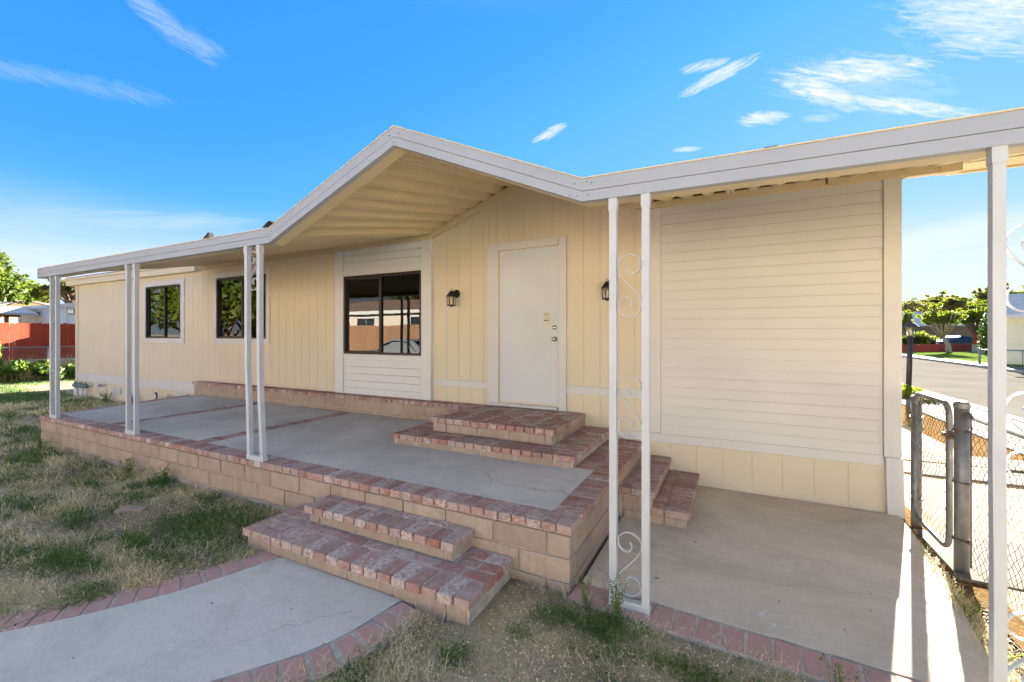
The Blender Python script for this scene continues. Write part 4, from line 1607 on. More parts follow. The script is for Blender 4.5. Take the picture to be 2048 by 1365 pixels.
LE = spline([(-2.975, 2.10), (-3.20, 1.47), (-3.61, 0.86), (-4.20, 0.22), (-5.00, -0.40), (-6.2, -1.1)], 10)
RE = spline([(-1.835, 2.10), (-1.93, 1.63), (-2.215, 1.19), (-2.72, 0.50), (-3.55, -0.35), (-5.1, -1.6)], 10)
vs = [(p.x, p.y, 0.006) for p in LE] + [(p.x, p.y, 0.006) for p in RE[::-1]]
n = len(vs)
mb = MB()
for i in range(len(LE) - 1):
    a, b, c, d = LE[i], LE[i + 1], RE[i + 1], RE[i]
    mb.add([(p.x, p.y, .006) for p in (a, b, c, d)] + [(p.x, p.y, -.1) for p in (a, b, c, d)], [(0, 1, 2, 3), (0, 4, 5, 1), (2, 6, 7, 3), (4, 7, 6, 5)])
walk = mb.build('walkway', 'concrete_walk')
tag(walk, 'curved grey concrete walkway with pink brick edging', kind='structure')


def edging(curve, side, parent, pitch=0.118, width=0.195, z=0.006, mat='brick_edge'):
    # step along the curve by arc length
    acc = 0.0
    nextp = pitch / 2
    bed = []
    for a, b in zip(curve[:-1], curve[1:]):
        L = (b - a).length
        while nextp < acc + L:
            t = (nextp - acc) / L
            p = a.lerp(b, t)
            tg = (b - a).normalized()
            nn = Vector((-tg.y, tg.x, 0)) * side
            c = p + nn * (width / 2 + .012)
            o = brick(0, pitch - .016, 0, width * random.uniform(.97, 1.03), 0, .06, parent, mat)
            o.location = rel(parent, (c.x, c.y, z - .03 + random.uniform(-.004, .003)))
            o.rotation_euler = (0, 0, math.atan2(tg.y, tg.x) + R(random.uniform(-1.5, 1.5)))
            bed.append((p + nn * .004, p + nn * (width + .022)))
            nextp += pitch
        acc += L
    mb = MB()
    for (a, b), (c, d) in zip(bed[:-1], bed[1:]):
        mb.add([(a.x, a.y, z - .006), (c.x, c.y, z - .006), (d.x, d.y, z - .008), (b.x, b.y, z - .008), (a.x, a.y, -.1), (c.x, c.y, -.1), (d.x, d.y, -.1), (b.x, b.y, -.1)],
               [(0, 1, 2, 3), (0, 4, 5, 1), (1, 5, 6, 2), (2, 6, 7, 3), (3, 7, 4, 0)])
    mb.build('mortar_bed', 'mortar', parent)


def edge_brick_mat():
    q = NT('brick_edge', 0.9, 0.1)
    v = q.shifted()
    body = q.cramp(q.rnd(), [(0.0, (0.36, 0.18, 0.155)), (0.5, (0.42, 0.215, 0.18)), (1.0, (0.34, 0.20, 0.175))])
    mott = q.noise(30, 5, 0.65, v)
    body = q.mix(q.math('MULTIPLY', q.ramp(mott, 0.4, 0.75), 0.5), body, (0.48, 0.33, 0.285))
    body = q.mix(q.math('MULTIPLY', q.ramp(q.noise(11, 6, 0.7, v), 0.5, 0.75), 0.4), body, (0.26, 0.15, 0.125))
    thr = q.ramp(q.rnd(13.1), 0, 1, 0.78, 0.58)
    wm = q.ramp(q.math('SUBTRACT', q.noise(26, 7, 0.7, v, 0.8), thr), 0.0, 0.04)
    body = q.mix(q.math('MULTIPLY', wm, 0.8), body, (0.62, 0.58, 0.55))
    body = q.mix(0.30, body, (0.50, 0.40, 0.36))
    q.color(body)
    q.bump(mott, 0.5, 0.004)
    MAT['brick_edge'] = q.m


edge_brick_mat()
edging(LE, -1, walk)
edging(RE, 1, walk)

mb = MB()
mb.add([(-0.90, 2.80, .006), (1.02, 2.722, .006), (1.12, 2.80, .006), (1.30, 4.25, .006), (1.335, 5.10, .006), (-0.90, WY + .02, .006)], [(0, 1, 2, 3, 4, 5)])
mb.add([(-0.90, 2.80, -.1), (1.02, 2.722, -.1), (1.12, 2.80, -.1), (1.30, 4.25, -.1), (1.335, 5.10, -.1), (-0.90, WY + .02, -.1)], [(5, 4, 3, 2, 1, 0)])
mb.add([(-0.90, 2.80, .006), (1.02, 2.722, .006), (1.12, 2.80, .006), (1.30, 4.25, .006), (1.335, 5.10, .006), (-0.90, 2.80, -.1), (1.02, 2.722, -.1), (1.12, 2.80, -.1), (1.30, 4.25, -.1), (1.335, 5.10, -.1)],
       [(0, 5, 6, 1), (1, 6, 7, 2), (2, 7, 8, 3), (3, 8, 9, 4)])
slab = mb.build('side_slab', 'concrete_side')
tag(slab, 'stained concrete slab between the patio and the chain link gate', kind='structure')
edging([Vector((-0.93, 2.795, 0)), Vector((1.10, 2.712, 0))], -1, slab, pitch=0.124)
# walk through the gate
sheet('path', [(1.365, 4.02), (3.54, 3.95), (3.54, 4.75), (1.365, 4.86)], 0.0, 'concrete_far', 'sunlit concrete walk beyond the gate', .06)

# ------------------------------------------------------------------ chain link fence and gate
def chain_mesh(axis, a0, a1, fixed, z0, z1, cell, r, sides=3, sag=0.0):
    """zigzag wires hanging next to one another"""
    m = MB()
    p = cell * .55
    n = int((a1 - a0) / p)
    rows = int((z1 - z0) / p)
    for i in range(n):
        pts = []
        for k in range(rows + 1):
            zz = z1 - k * p
            s = (k + i) % 2
            a = a0 + (i + s) * p + (-.04 if s else .04) * p * -1 + random.uniform(-.001, .001)
            dep = .003 * (1 if (k % 4 < 2) else -1)
            wob = sag * math.sin(a * 5.1) * math.sin(zz * 4.0)
            a += sag * .9 * math.sin(zz * 9 + i * .7)
            pts.append((fixed + dep + wob, a, zz) if axis == 'y' else (a, fixed + dep + wob, zz))
        m.tube(pts, r, sides, False)
    return m


def pipe(name, pts, r, mat, parent, sides=10):
    m = MB(); m.tube(pts, r, sides)
    return m.build(name, mat, parent, True)


GX = 1.415
fence = empty('chain_link_fence', (GX, 2.6, 0), 'galvanised chain link fence running from the gate past the nearest white post', 'fence')
pipe('fence_post', [(GX, 4.135, -.1), (GX, 4.135, 1.165)], .041, 'galvanised', fence, 14)
cp = MB(); cp.lathe((GX, 4.135, 1.165), [(.044, -.03), (.044, .002), (.03, .018), (0, .022)], 14); cp.build('post_cap', 'galvanised', fence)
pipe('top_rail', [(GX + .01, 4.09, 1.095), (GX + .01, 1.2, 1.085)], .021, 'galvanised', fence)
pipe('fence_post', [(GX, 1.2, -.1), (GX, 1.2, 1.14)], .03, 'galvanised', fence, 12)
for zz in (.22, .62, .98):
    b = MB(); b.tube([(GX + .045 * math.cos(a), 4.135 + .045 * math.sin(a), zz) for a in np.linspace(0, 2 * PI, 15)], .006, 5, False)
    b.tube([(GX + .01, 4.06, zz), (GX + .01, 4.10, zz)], .007, 6)
    b.build('tension_band', 'rusty_wire', fence)
pipe('tension_bar', [(GX + .02, 4.055, .06), (GX + .02, 4.055, 1.09)], .005, 'rusty_wire', fence, 5)
chain_mesh('y', 1.25, 4.05, GX + .02, .03, 1.12, .062, .0017, 4, .006).build('wire_mesh', 'rusty_wire', fence)

gate = empty('chain_link_gate', (GX - .02, 4.6, 0), 'chain link gate with a rounded pipe frame between two steel posts', 'gate')
gx = GX - .035
ya, yb, zb_, zt_ = 4.225, 4.895, .10, 1.15
def rr(y, z, y2, z2, q):
    return [(gx, y, z), (gx, y2, z2)]
rad = .10
pts = []
for (cy, cz, a0) in ((yb - rad, zt_ - rad, 0), (ya + rad, zt_ - rad, 90), (ya + rad, zb_ + rad, 180), (yb - rad, zb_ + rad, 270)):
    for k in range(6):
        a = R(a0 + k * 18)
        pts.append((gx, cy + rad * math.cos(a), cz + rad * math.sin(a)))
pts.append(pts[0])
pipe('gate_frame', pts, .019, 'galvanised', gate, 10)
pipe('tension_bar', [(gx + .01, ya + .05, .2), (gx + .01, ya + .05, 1.05)], .004, 'rusty_wire', gate, 5)
chain_mesh('y', ya + .02, yb - .02, gx + .004, zb_ + .02, zt_ + .02, .056, .0016, 4, .012).build('wire_mesh', 'rusty_wire', gate)
for zz in (.30, .68, .95):
    b = MB(); b.tube([(gx + .024 * math.cos(a), yb + .024 * math.sin(a), zz) for a in np.linspace(0, 2 * PI, 11)], .005, 5, False)
    b.build('clamp', 'galvanised', gate)
lt = MB(); lt.tube([(gx, ya + .02, .93), (gx, ya - .06, .93)], .010, 6); lt.tube([(gx - .03, ya - .01, .915), (gx - .03, ya - .01, .945)], .012, 6); lt.box(gx - .03, gx + .03, ya - .035, ya - .025, .90, .96)
lt.build('latch', 'rusty_wire', gate)
gp = empty('gate_post', (GX, 5.0, 0), 'grey steel hinge post of the gate beside the house corner', 'post')
pipe('shaft', [(GX, 4.985, -.1), (GX, 4.985, 1.10)], .037, 'galvanised', gp, 14)
cp = MB(); cp.lathe((GX, 4.985, 1.10), [(.040, -.03), (.040, .002), (.028, .016), (0, .02)], 14); cp.build('post_cap', 'galvanised', gp)
for zz in (.22, .93):
    b = MB(); b.tube([(GX + .042 * math.cos(a), 4.985 + .042 * math.sin(a), zz) for a in np.linspace(0, 2 * PI, 15)], .008, 6, False)
    b.tube([(GX - .03, 4.95, zz), (gx, 4.91, zz)], .010, 6)
    b.build('hinge', 'galvanised', gp)

# irrigation valves by the far corner of the house
iv = empty('irrigation_valves', (-15.15, 5.0, 0), 'row of green irrigation valves on white pipes at the far corner of the house', 'valves')
for i in range(5):
    x = -15.42 + i * .155
    y = WY - .14 - .02 * (i % 2)
    pipe('pipe', [(x, y, -.05), (x, y, .27)], .024, 'pvc', iv, 8)
    m = MB(); m.lathe((x, y, .27), [(.03, 0), (.055, .01), (.055, .06), (.045, .09), (.02, .11), (.018, .14), (0, .145)], 10)
    m.build('valve', 'valve_green', iv, True)
    if i < 4:
        pipe('pipe', [(x, y, .30), (x + .155, WY - .14 - .02 * ((i + 1) % 2), .30)], .02, 'pvc', iv, 8)


# ------------------------------------------------------------------ foliage helpers
def leaf_quads(centers, size, rng, flat=0.0, aspect=0.6):
    """one bent leaf (two triangles folded along the rib) at each centre"""
    n = len(centers)
    d = rng.normal(size=(n, 3)); d /= np.linalg.norm(d, axis=1)[:, None] + 1e-9
    d[:, 2] = d[:, 2] * (1 - flat) - 0.15
    d /= np.linalg.norm(d, axis=1)[:, None] + 1e-9
    u = rng.normal(size=(n, 3))
    s = np.cross(d, u); s /= np.linalg.norm(s, axis=1)[:, None] + 1e-9
    nn = np.cross(s, d)
    L = (size * rng.uniform(0.6, 1.35, n))[:, None]
    Wd = L * aspect * 0.5
    p0 = centers - d * L * .5
    p2 = centers + d * L * .5
    m = centers + nn * L * 0.10
    p1, p3 = m + s * Wd, m - s * Wd
    return np.stack([p0, p1, p2, p3], 1)


def blob_points(n, blobs, rng, shell=0.55):
    """points spread through the outer part of several ellipsoids"""
    w = np.array([b[3] * b[4] * b[5] for b in blobs]) ** (2 / 3)
    ch = rng.choice(len(blobs), n, p=w / w.sum())
    B = np.array(blobs)[ch]
    d = rng.normal(size=(n, 3)); d /= np.linalg.norm(d, axis=1)[:, None]
    r = shell + (1 - shell) * rng.random(n) ** 0.6
    r *= rng.uniform(.85, 1.12, n)
    return B[:, :3] + d * B[:, 3:6] * r[:, None]


def crown_blobs(cx, cy, cz, rx, ry, rz, k, rng, sub=0.42):
    out = []
    for i in range(k):
        d = rng.normal(size=3); d /= np.linalg.norm(d)
        if d[2] < -0.35: d[2] *= -0.6
        r = 0.66 * rng.random() ** 0.33
        q = rng.uniform(.75, 1.25)
        out.append((cx + d[0] * rx * r, cy + d[1] * ry * r, cz + d[2] * rz * r, rx * sub * q, ry * sub * q, rz * sub * q * .85))
    for i in range(k // 2):            # sprays that break the outline
        d = rng.normal(size=3); d /= np.linalg.norm(d)
        if d[2] < -0.2: d[2] *= -1
        r = rng.uniform(.8, 1.12)
        q = sub * rng.uniform(.35, .6)
        out.append((cx + d[0] * rx * r, cy + d[1] * ry * r, cz + d[2] * rz * r, rx * q, ry * q, rz * q))
    return out


TREEGROUP = {}


def tree(name, x, y, h, crown, n, size, mat, label, cat='tree', trunk=0.12, bark='bark', k=14, seed=0, group=None, z0=-0.05, lean=(0, 0), sub=0.42, shell=.5):
    """crown = (centre height, rx, ry, rz)"""
    rng = np.random.default_rng(100 + seed)
    t = empty(name, (x, y, z0), label, cat, group)
    ch, rx, ry, rz = crown
    cx, cy = x + lean[0], y + lean[1]
    blobs = crown_blobs(cx, cy, ch, rx, ry, rz, k, rng, sub)
    m = MB()
    fork = max(0.3, (ch - rz) * 0.95)
    f = Vector((x + lean[0] * .6, y + lean[1] * .6, fork))
    mid = Vector((x, y, z0)).lerp(f, .5) + Vector((rng.normal() * trunk * .5, rng.normal() * trunk * .5, 0))
    m.tube([(x, y, z0 - .1), (x, y, z0 + .1), mid, f], [trunk * 1.35, trunk * 1.1, trunk * .9, trunk * .8], 8)
    for b in blobs:
        e = Vector(b[:3])
        mm = f.lerp(e, .5) + Vector((rng.normal() * .08, rng.normal() * .08, .12)) * rx * .4
        m.tube([f, mm, e], [trunk * .5, trunk * .3, trunk * .1], 5)
    m.build('trunk', bark, t, True)
    pts = blob_points(n, blobs, rng, shell)
    vv = leaf_quads(pts, size, rng)
    vv -= np.array([x, y, z0])
    clump = fbm(pts[:, 0] * 1.3 + 5, pts[:, 1] * 1.3 + pts[:, 2] * 1.7, seed)
    hue = np.clip(clump * 1.3 - .25 + rng.normal(size=n) * .16, 0, 1)
    np_mesh('crown', vv, None, hue, mat, t)
    return t


def shrub(name, x, y, blobs, n, size, mat, label, cat='shrub', seed=0, group=None, flat=0.2, z0=0.0, stems=8):
    rng = np.random.default_rng(300 + seed)
    t = empty(name, (x, y, z0), label, cat, group)
    pts = blob_points(n, blobs, rng, .35)
    pts[:, 2] = np.maximum(pts[:, 2], z0 + .02)
    vv = leaf_quads(pts, size, rng, flat) - np.array([x, y, z0])
    hue = np.clip(fbm(pts[:, 0] * 3, pts[:, 1] * 3 + pts[:, 2] * 4, seed) * 1.2 - .15 + rng.normal(size=n) * .18, 0, 1)
    np_mesh('foliage', vv, None, hue, mat, t)
    m = MB()
    for i in range(stems):
        b = blobs[i % len(blobs)]
        e = (b[0] + rng.normal() * b[3] * .4, b[1] + rng.normal() * b[4] * .4, b[2] + b[5] * .6)
        s = (x + rng.normal() * .06, y + rng.normal() * .06, z0 - .03)
        m.tube([s, tuple((a + c) / 2 + rng.normal() * .04 for a, c in zip(s, e)), e], [.012, .008, .004], 4)
    m.build('stem', 'bark', t)
    return t


# ------------------------------------------------------------------ grass of the front yard
LEN = np.array([[p.x, p.y] for p in LE]); REN = np.array([[p.x, p.y] for p in RE])


def in_paved(x, y):
    lx = np.interp(y, LEN[::-1, 1], LEN[::-1, 0], left=-99, right=99)
    rx = np.interp(y, REN[::-1, 1], REN[::-1, 0], left=-98, right=98)
    walk_ = (x > lx - .165) & (x < rx + .165) & (y < 2.12) & (y > -1.2)
    steps_ = (x > -3.44) & (x < -1.31) & (y > 2.06)
    pat = (x > -9.36 - .45 * np.clip((y - 2.84) / 2.1, 0, 1)) & (x < -.9) & (y > 2.63)
    sl = (x > -.95) & (x < 1.10 + .105 * np.clip(y - 2.75, 0, 3)) & (y > 2.62 - (x + .93) * .04)
    hs = (y > WY - .02)
    return walk_ | steps_ | pat | sl | (hs & (x < 1.4) & (x > -15.8))


def blades(name, x, y, z, length, width, lean, mat, label, hue, rng, kind='stuff', bend=0.5):
    """grass blades of two segments, each leaning its own way"""
    n = len(x)
    a = rng.uniform(0, 2 * PI, n)
    d = np.stack([np.cos(a), np.sin(a), np.zeros(n)], 1)
    s = np.stack([-np.sin(a), np.cos(a), np.zeros(n)], 1)
    up = np.array([0, 0, 1.0])
    base = np.stack([x, y, z], 1)
    L = length[:, None]
    ln = lean[:, None]
    mid = base + up * L * .55 * np.cos(ln * .6) + d * L * .55 * np.sin(ln * .6)
    tip = mid + up * L * .5 * np.cos(ln * (1 + bend)) + d * L * .5 * np.sin(ln * (1 + bend))
    tip[:, 2] = np.maximum(tip[:, 2], base[:, 2] + .003)
    w = width[:, None] * s * .5
    V = np.stack([base - w, base + w, mid + w * .8, mid - w * .8, tip], 1)
    me_faces = np.array([[0, 1, 2], [0, 2, 3], [3, 2, 4]])
    o = np_mesh(name, V, me_faces, hue, mat)
    tag(o, label, kind=kind)
    return o


def scatter(n, x0, x1, y0, y1, rng, bias=True):
    """points over the yard, denser towards the camera"""
    x = rng.uniform(x0, x1, n); y = rng.uniform(y0, y1, n)
    d = -x * math.sin(R(YAW)) + y * math.cos(R(YAW))
    keep = d > 0.7
    if bias:
        keep &= rng.random(n) < np.clip((3.2 / np.maximum(d, .8)) ** 1.25, 0.03, 1)
    keep &= ~in_paved(x, y)
    return x[keep], y[keep]


# patches of green: centre, radii, strength (placed where the photo's clumps lie on the ground)
GREEN = [(-3.9, 2.15, .62, .42, 1.0), (-3.55, 2.35, .35, .26, 1.0), (-4.15, 1.75, .35, .18, .8), (-4.65, 2.5, .22, .12, .9), (-4.35, 2.42, .2, .16, .8), (-5.6, 2.5, .22, .13, 1.1),
         (-5.35, 2.15, .22, .15, .8), (-5.2, 2.52, .12, .09, .7), (-6.2, 2.48, .3, .14, .6), (-7.3, 2.45, .7, .16, .6), (-8.4, 2.3, .8, .35, .65), (-5.3, 1.75, .25, .16, .7),
         (-4.35, 1.35, .5, .16, .85), (-3.75, 1.68, .35, .13, .9), (-4.9, 1.15, .4, .16, .7), (-4.55, .75, .35, .12, .8), (-6.3, 1.6, .5, .25, .55), (-7.2, 1.9, .6, .25, .6),
         (-9.7, 3.3, .5, 1.6, .7), (-10.5, 2.2, 1.2, 1.2, .5), (-11.5, 4.2, 1.3, .9, .7), (-13.5, 4.4, 2.2, .8, .9), (-16.5, 4.2, 2.2, 1.2, .8), (-19.5, 4.0, 2.5, 1.5, .8), (-22, 6, 3, 2, .6),
         (-1.28, 1.86, .12, .10, .9), (-1.05, 2.16, .10, .08, .7), (-.82, 2.42, .25, .09, .9), (-.62, 2.42, .2, .16, 1.0), (-.55, 2.25, .16, .12, .7), (-.15, 2.30, .35, .09, .9), (.25, 2.28, .3, .10, 1.0),
         (.6, 2.36, .25, .09, 1.0), (.0, 2.12, .4, .10, .6), (-1.62, 1.55, .12, .22, .7), (-1.45, 1.35, .14, .14, .6), (-1.75, 1.2, .1, .16, .8), (-1.0, 1.55, .1, .1, .5), (-12.2, 4.95, .9, .16, 1.1), (-10.6, 4.98, .5, .12, .9)]
DIRT = [(-1.1, 2.0, .35, .3), (-.75, 1.9, .5, .3), (.1, 2.2, .5, .14), (-1.25, 2.35, .2, .2), (-5.3, 2.25, .55, .22), (-4.9, 1.85, .5, .25), (-5.9, 2.15, .5, .25), (-4.55, 2.1, .35, .2), (-10.5, 2.9, 1.0, .5), (-12, 3.3, 2, .4), (-3.9, 1.25, .35, .12), (-1.05, 1.75, .25, .22), (-1.0, 2.45, .25, .14), (-.75, 1.7, .25, .25), (-.9, 1.9, .2, .12), (-6.9, 1.5, .6, .2)]


def field(P, x, y):
    g = np.zeros_like(x)
    for p in P:
        a = p[4] if len(p) > 4 else 1.0
        r2 = ((x - p[0]) / p[2]) ** 2 + ((y - p[1]) / p[3]) ** 2
        g = np.maximum(g, a * np.exp(-r2 * .9))
    return g


_r = random.Random(17)
for _ in range(150):
    GREEN.append((_r.uniform(-13, -3.6), _r.uniform(.6, 2.6), _r.uniform(.07, .30), _r.uniform(.05, .13), _r.uniform(.55, 1.0)))
for _ in range(40):
    GREEN.append((_r.uniform(-22, -9.6), _r.uniform(1.0, 5.0), _r.uniform(.3, .9), _r.uniform(.15, .4), _r.uniform(.55, 1.0)))
for _ in range(34):
    GREEN.append((_r.uniform(-1.75, 1.0), _r.uniform(1.15, 2.5), _r.uniform(.05, .16), _r.uniform(.04, .09), _r.uniform(.55, 1.0)))
for _ in range(26):
    DIRT.append((_r.uniform(-9, -3.6), _r.uniform(.8, 2.6), _r.uniform(.12, .4), _r.uniform(.06, .16)))
for _ in range(12):
    DIRT.append((_r.uniform(-1.75, 1.0), _r.uniform(1.15, 2.45), _r.uniform(.06, .2), _r.uniform(.05, .12)))


def grass():
    rng = np.random.default_rng(11)

    def camd(x, y):
        return np.maximum(-x * math.sin(R(YAW)) + y * math.cos(R(YAW)), 1)
    # flattened straw, matted in patches with soil showing between
    x, y = scatter(900000, -15, 1.3, -.6, 5.2, rng)
    dn = fbm(x * 2.1, y * 3.0, 21, 5)
    p = np.clip((dn - .40) * 6.5, 0.03, 1) * (1 - .95 * np.clip(field(DIRT, x, y) * 1.3, 0, 1)) * (1 - .7 * np.clip(field(GREEN, x, y), 0, 1))
    k = rng.random(len(x)) < p * np.where(x > -2.0, .68, .80)
    x, y = x[k], y[k]
    n = len(x)
    far = np.clip(camd(x, y) / 3.0, .9, 3.2)
    blades('dry_grass', x, y, ground_z(x, y) - .002 + rng.uniform(0, .012, n), rng.uniform(.035, .12, n) * (far ** .4), .0026 * far * rng.uniform(.6, 1.4, n), rng.uniform(1.0, 1.56, n), 'grass_straw',
           'flattened pale straw of the dead lawn', np.clip(rng.normal(.55, .30, n), 0, 1), rng, bend=.12)
    # tufts half dry
    x, y = scatter(660000, -15, 1.3, -.6, 5.2, rng)
    dn = fbm(x * 3.3 + 7, y * 4.2, 31, 4)
    p = np.clip((dn - .47) * 7, 0, 1) * (1 - .9 * np.clip(field(DIRT, x, y), 0, 1))
    k = rng.random(len(x)) < p * np.where(x > -2.0, .45, .7)
    x, y = x[k], y[k]; n = len(x)
    far = np.clip(camd(x, y) / 3.0, .9, 3.0)
    blades('tufted_grass', x, y, ground_z(x, y) - .002, rng.uniform(.02, .065, n), .0028 * far * rng.uniform(.6, 1.3, n), rng.uniform(.3, 1.35, n), 'grass_olive',
           'olive half dry grass in tufts over the yard', np.clip(rng.normal(.5, .3, n), 0, 1), rng)
    # green clumps
    x, y = scatter(2200000, -24, 1.3, -.6, 8.5, rng)
    g = field(GREEN, x, y)
    p = np.clip(g * 1.6 - .45 + (fbm(x * 9, y * 9, 41) - .5) * 1.6, 0, 1) ** 1.2
    p = np.maximum(p * .95, np.clip((fbm(x * 3.4 + 3, y * 3.4, 51) - .56) * 4, 0, .30))
    k = rng.random(len(x)) < p
    x, y, g = x[k], y[k], g[k]; n = len(x)
    far = np.clip(camd(x, y) / 3.0, .9, 3.4)
    hgt = rng.uniform(.025, .075, n) * (0.7 + .9 * np.clip(g, 0, 1))
    blades('green_grass', x, y, ground_z(x, y) - .002, hgt, .0030 * far * rng.uniform(.6, 1.4, n), rng.uniform(.1, 1.2, n), 'grass_green',
           'clumps of dark green grass and clover in the yard', np.clip(rng.normal(.4, .28, n) + (fbm(x * 4, y * 4, 61) - .5) * .9, 0, 1), rng)
    # broad little leaves of clover in the clumps
    x, y = scatter(260000, -8, 1.3, .5, 2.7, rng)
    p = np.clip(field(GREEN, x, y) * 1.5 - .55 + (fbm(x * 8, y * 8, 43) - .5), 0, 1)
    k = rng.random(len(x)) < p * .5
    x, y = x[k], y[k]; n = len(x)
    pts = np.stack([x, y, ground_z(x, y) + rng.uniform(.008, .06, n)], 1)
    o = np_mesh('clover', leaf_quads(pts, .016, rng, .75, .8), None, np.clip(rng.normal(.35, .25, n), 0, 1), 'grass_green')
    tag(o, 'dark clover leaves low in the green clumps', kind='stuff')
    # bits blown onto the paving
    n = 420
    bx = rng.uniform(-9.2, 1.0, n); by = rng.uniform(.6, 5.1, n)
    on = in_paved(bx, by) & (by < WY - .05)
    bx, by = bx[on], by[on]
    pat = (bx > -9.3) & (bx < -.92) & (by > 2.64)
    stp = (bx > -3.45) & (bx < -1.3) & (by > 2.05) & ~pat
    keep = ~stp & ~((bx > -3.5) & (bx < -.3) & (by > 3.7)) & (by < 4.9)
    bx, by, pat = bx[keep], by[keep], pat[keep]
    pts = np.stack([bx, by, np.where(pat, DZ + .003, .011)], 1)
    o = np_mesh('debris', leaf_quads(pts, .011, rng, .85, .6), None, np.clip(rng.normal(.2, .3, len(bx)), 0, 1), 'leaf_russet')
    tag(o, 'tiny dark leaf bits blown over the concrete', kind='stuff')
    # crumbs, dead leaf bits and pale litter over soil
    x, y = scatter(60000, -9, 1.3, .5, 2.7, rng)
    n = len(x)
    pts = np.stack([x, y, ground_z(x, y) + .006], 1)
    o = np_mesh('litter', leaf_quads(pts, .012, rng, .8, .7), None, np.clip(rng.normal(.35, .4, n), 0, 1), 'grass_straw')
    tag(o, 'crumbs of dead leaf and straw on bare soil', kind='stuff')


grass()


def weed(x, y, h, n, mat, label, group, seed, spread=.07, leaf=.016, z=0.0):
    rng = np.random.default_rng(seed)
    t = empty('weed', (x, y, z), label, 'weed', group)
    m = MB(); P = []
    for i in range(n):
        a = rng.uniform(0, 2 * PI); hh = h * rng.uniform(.55, 1.1); r = spread * rng.uniform(.3, 1.5)
        e = np.array([x + r * math.cos(a), y + r * math.sin(a), z + hh])
        s = np.array([x + rng.normal() * .012, y + rng.normal() * .012, z - .01])
        mid = (s + e) / 2 + np.array([rng.normal() * .01, rng.normal() * .01, hh * .12])
        m.tube([tuple(s), tuple(mid), tuple(e)], [.0022, .0018, .001], 4, False)
        for q in np.linspace(.12, 1, max(6, int(hh / .012))):
            b = s * (1 - q) ** 2 + 2 * mid * q * (1 - q) + e * q * q
            P.append(b + rng.normal(size=3) * leaf * .5); P.append(b + rng.normal(size=3) * leaf * .5)
    m.build('stem', 'stem_green', t)
    P = np.array(P)
    np_mesh('foliage', leaf_quads(P, leaf, rng, .2, .42) - np.array([x, y, z]), None, np.clip(rng.normal(.5, .25, len(P)), 0, 1), mat, t)


weed(-.60, 2.50, .22, 13, 'weed_bright', 'bright leafy weed growing up against the foot of the three scroll post', 'weeds in the yard', 1, .07)
weed(-.80, 2.56, .17, 7, 'weed_bright', 'thin weed beside the block corner, left of the post foot', 'weeds in the yard', 2, .06)
weed(-5.62, 2.55, .20, 12, 'weed_bright', 'bushy weed at the base of the block wall between two posts', 'weeds in the yard', 3, .10, .02)
weed(-6.35, 2.52, .20, 12, 'weed_bright', 'yellow green weed clump against the middle of the block wall', 'weeds in the yard', 4, .12, .022)
weed(-8.9, 2.52, .22, 10, 'grass_green', 'dark weed at the left end of the block wall', 'weeds in the yard', 5, .12, .022)
weed(-12.4, 5.02, .34, 14, 'grass_green', 'tall dark weed against the skirting below the small window', 'weeds in the yard', 6, .14, .03)
weed(-13.6, 5.0, .26, 10, 'grass_green', 'low weed against the skirting near the hose tap', 'weeds in the yard', 7, .14, .03)
weed(-10.9, 5.04, .30, 10, 'grass_green', 'weed at the far back corner of the patio by the skirting', 'weeds in the yard', 8, .1, .03)
weed(.42, 2.42, .14, 8, 'grass_green', 'small weed over the brick edging right of the post', 'weeds in the yard', 9, .08)
weed(1.18, 3.05, .12, 10, 'weed_bright', 'small sunlit weed in the dirt below the fence', 'weeds in the yard', 10, .06)
weed(1.22, 3.5, .10, 8, 'weed_bright', 'sunlit weed sprouting under the fence mesh', 'weeds in the yard', 12, .05)
weed(-3.62, 1.12, .03, 9, 'grass_green', 'runner of weed lying over the walkway edge', 'weeds in the yard', 11, .22, .014, .012)

# vine of leaves lying on the walk, stray leaves, a half sunk board
def leaf_thing(x, y, z, s, label, rz):
    m = MB()
    m.add([(-s, 0, .002), (0, -s * .45, .006), (s, 0, .003), (0, s * .45, .010)], [(0, 1, 3), (1, 2, 3)])
    o = m.build('fallen_leaf', 'leaf_dry'); o.location = (x, y, z); o.rotation_euler = (0, 0, rz)
    tag(o, label, 'leaf', 'fallen leaves')


leaf_thing(-.46, 3.05, .008, .022, 'orange brown leaf on the slab behind the lowest scroll', .6)
leaf_thing(-.50, 1.72, .01, .03, 'curled brown leaf on the soil left of the bottom edging', 2.2)
leaf_thing(-.27, 3.72, .008, .016, 'pale leaf on the slab near the side steps', 1.1)
leaf_thing(-2.35, 1.72, .008, .012, 'tiny leaf on the curved walkway', .3)
ps = MB()
_q = random.Random(4)
for _ in range(46):
    cx_, cy_ = .18 + _q.gauss(0, .07), 2.93 + _q.gauss(0, .055)
    r_ = _q.choice((.003, .004, .005, .007, .012))
    a0 = _q.uniform(0, 6)
    ps.add([(cx_ + r_ * _q.uniform(.6, 1.4) * math.cos(a0 + k * PI / 4), cy_ + r_ * _q.uniform(.5, 1.1) * math.sin(a0 + k * PI / 4), .0085) for k in range(8)], [tuple(range(8))])
o = ps.build('paint_splatter', 'white_paint')
tag(o, 'spots of white paint splashed on the slab near the brick edging', kind='stuff')
pl = MB(); pl.box(-.11, .11, -.045, .045, -.02, .022)
o = pl.build('paver', 'block'); o.location = (-5.02, 2.02, .0); o.rotation_euler = (R(3), R(4), R(38))
tag(o, 'loose half buried paver lying in the bare soil of the yard', 'paver')

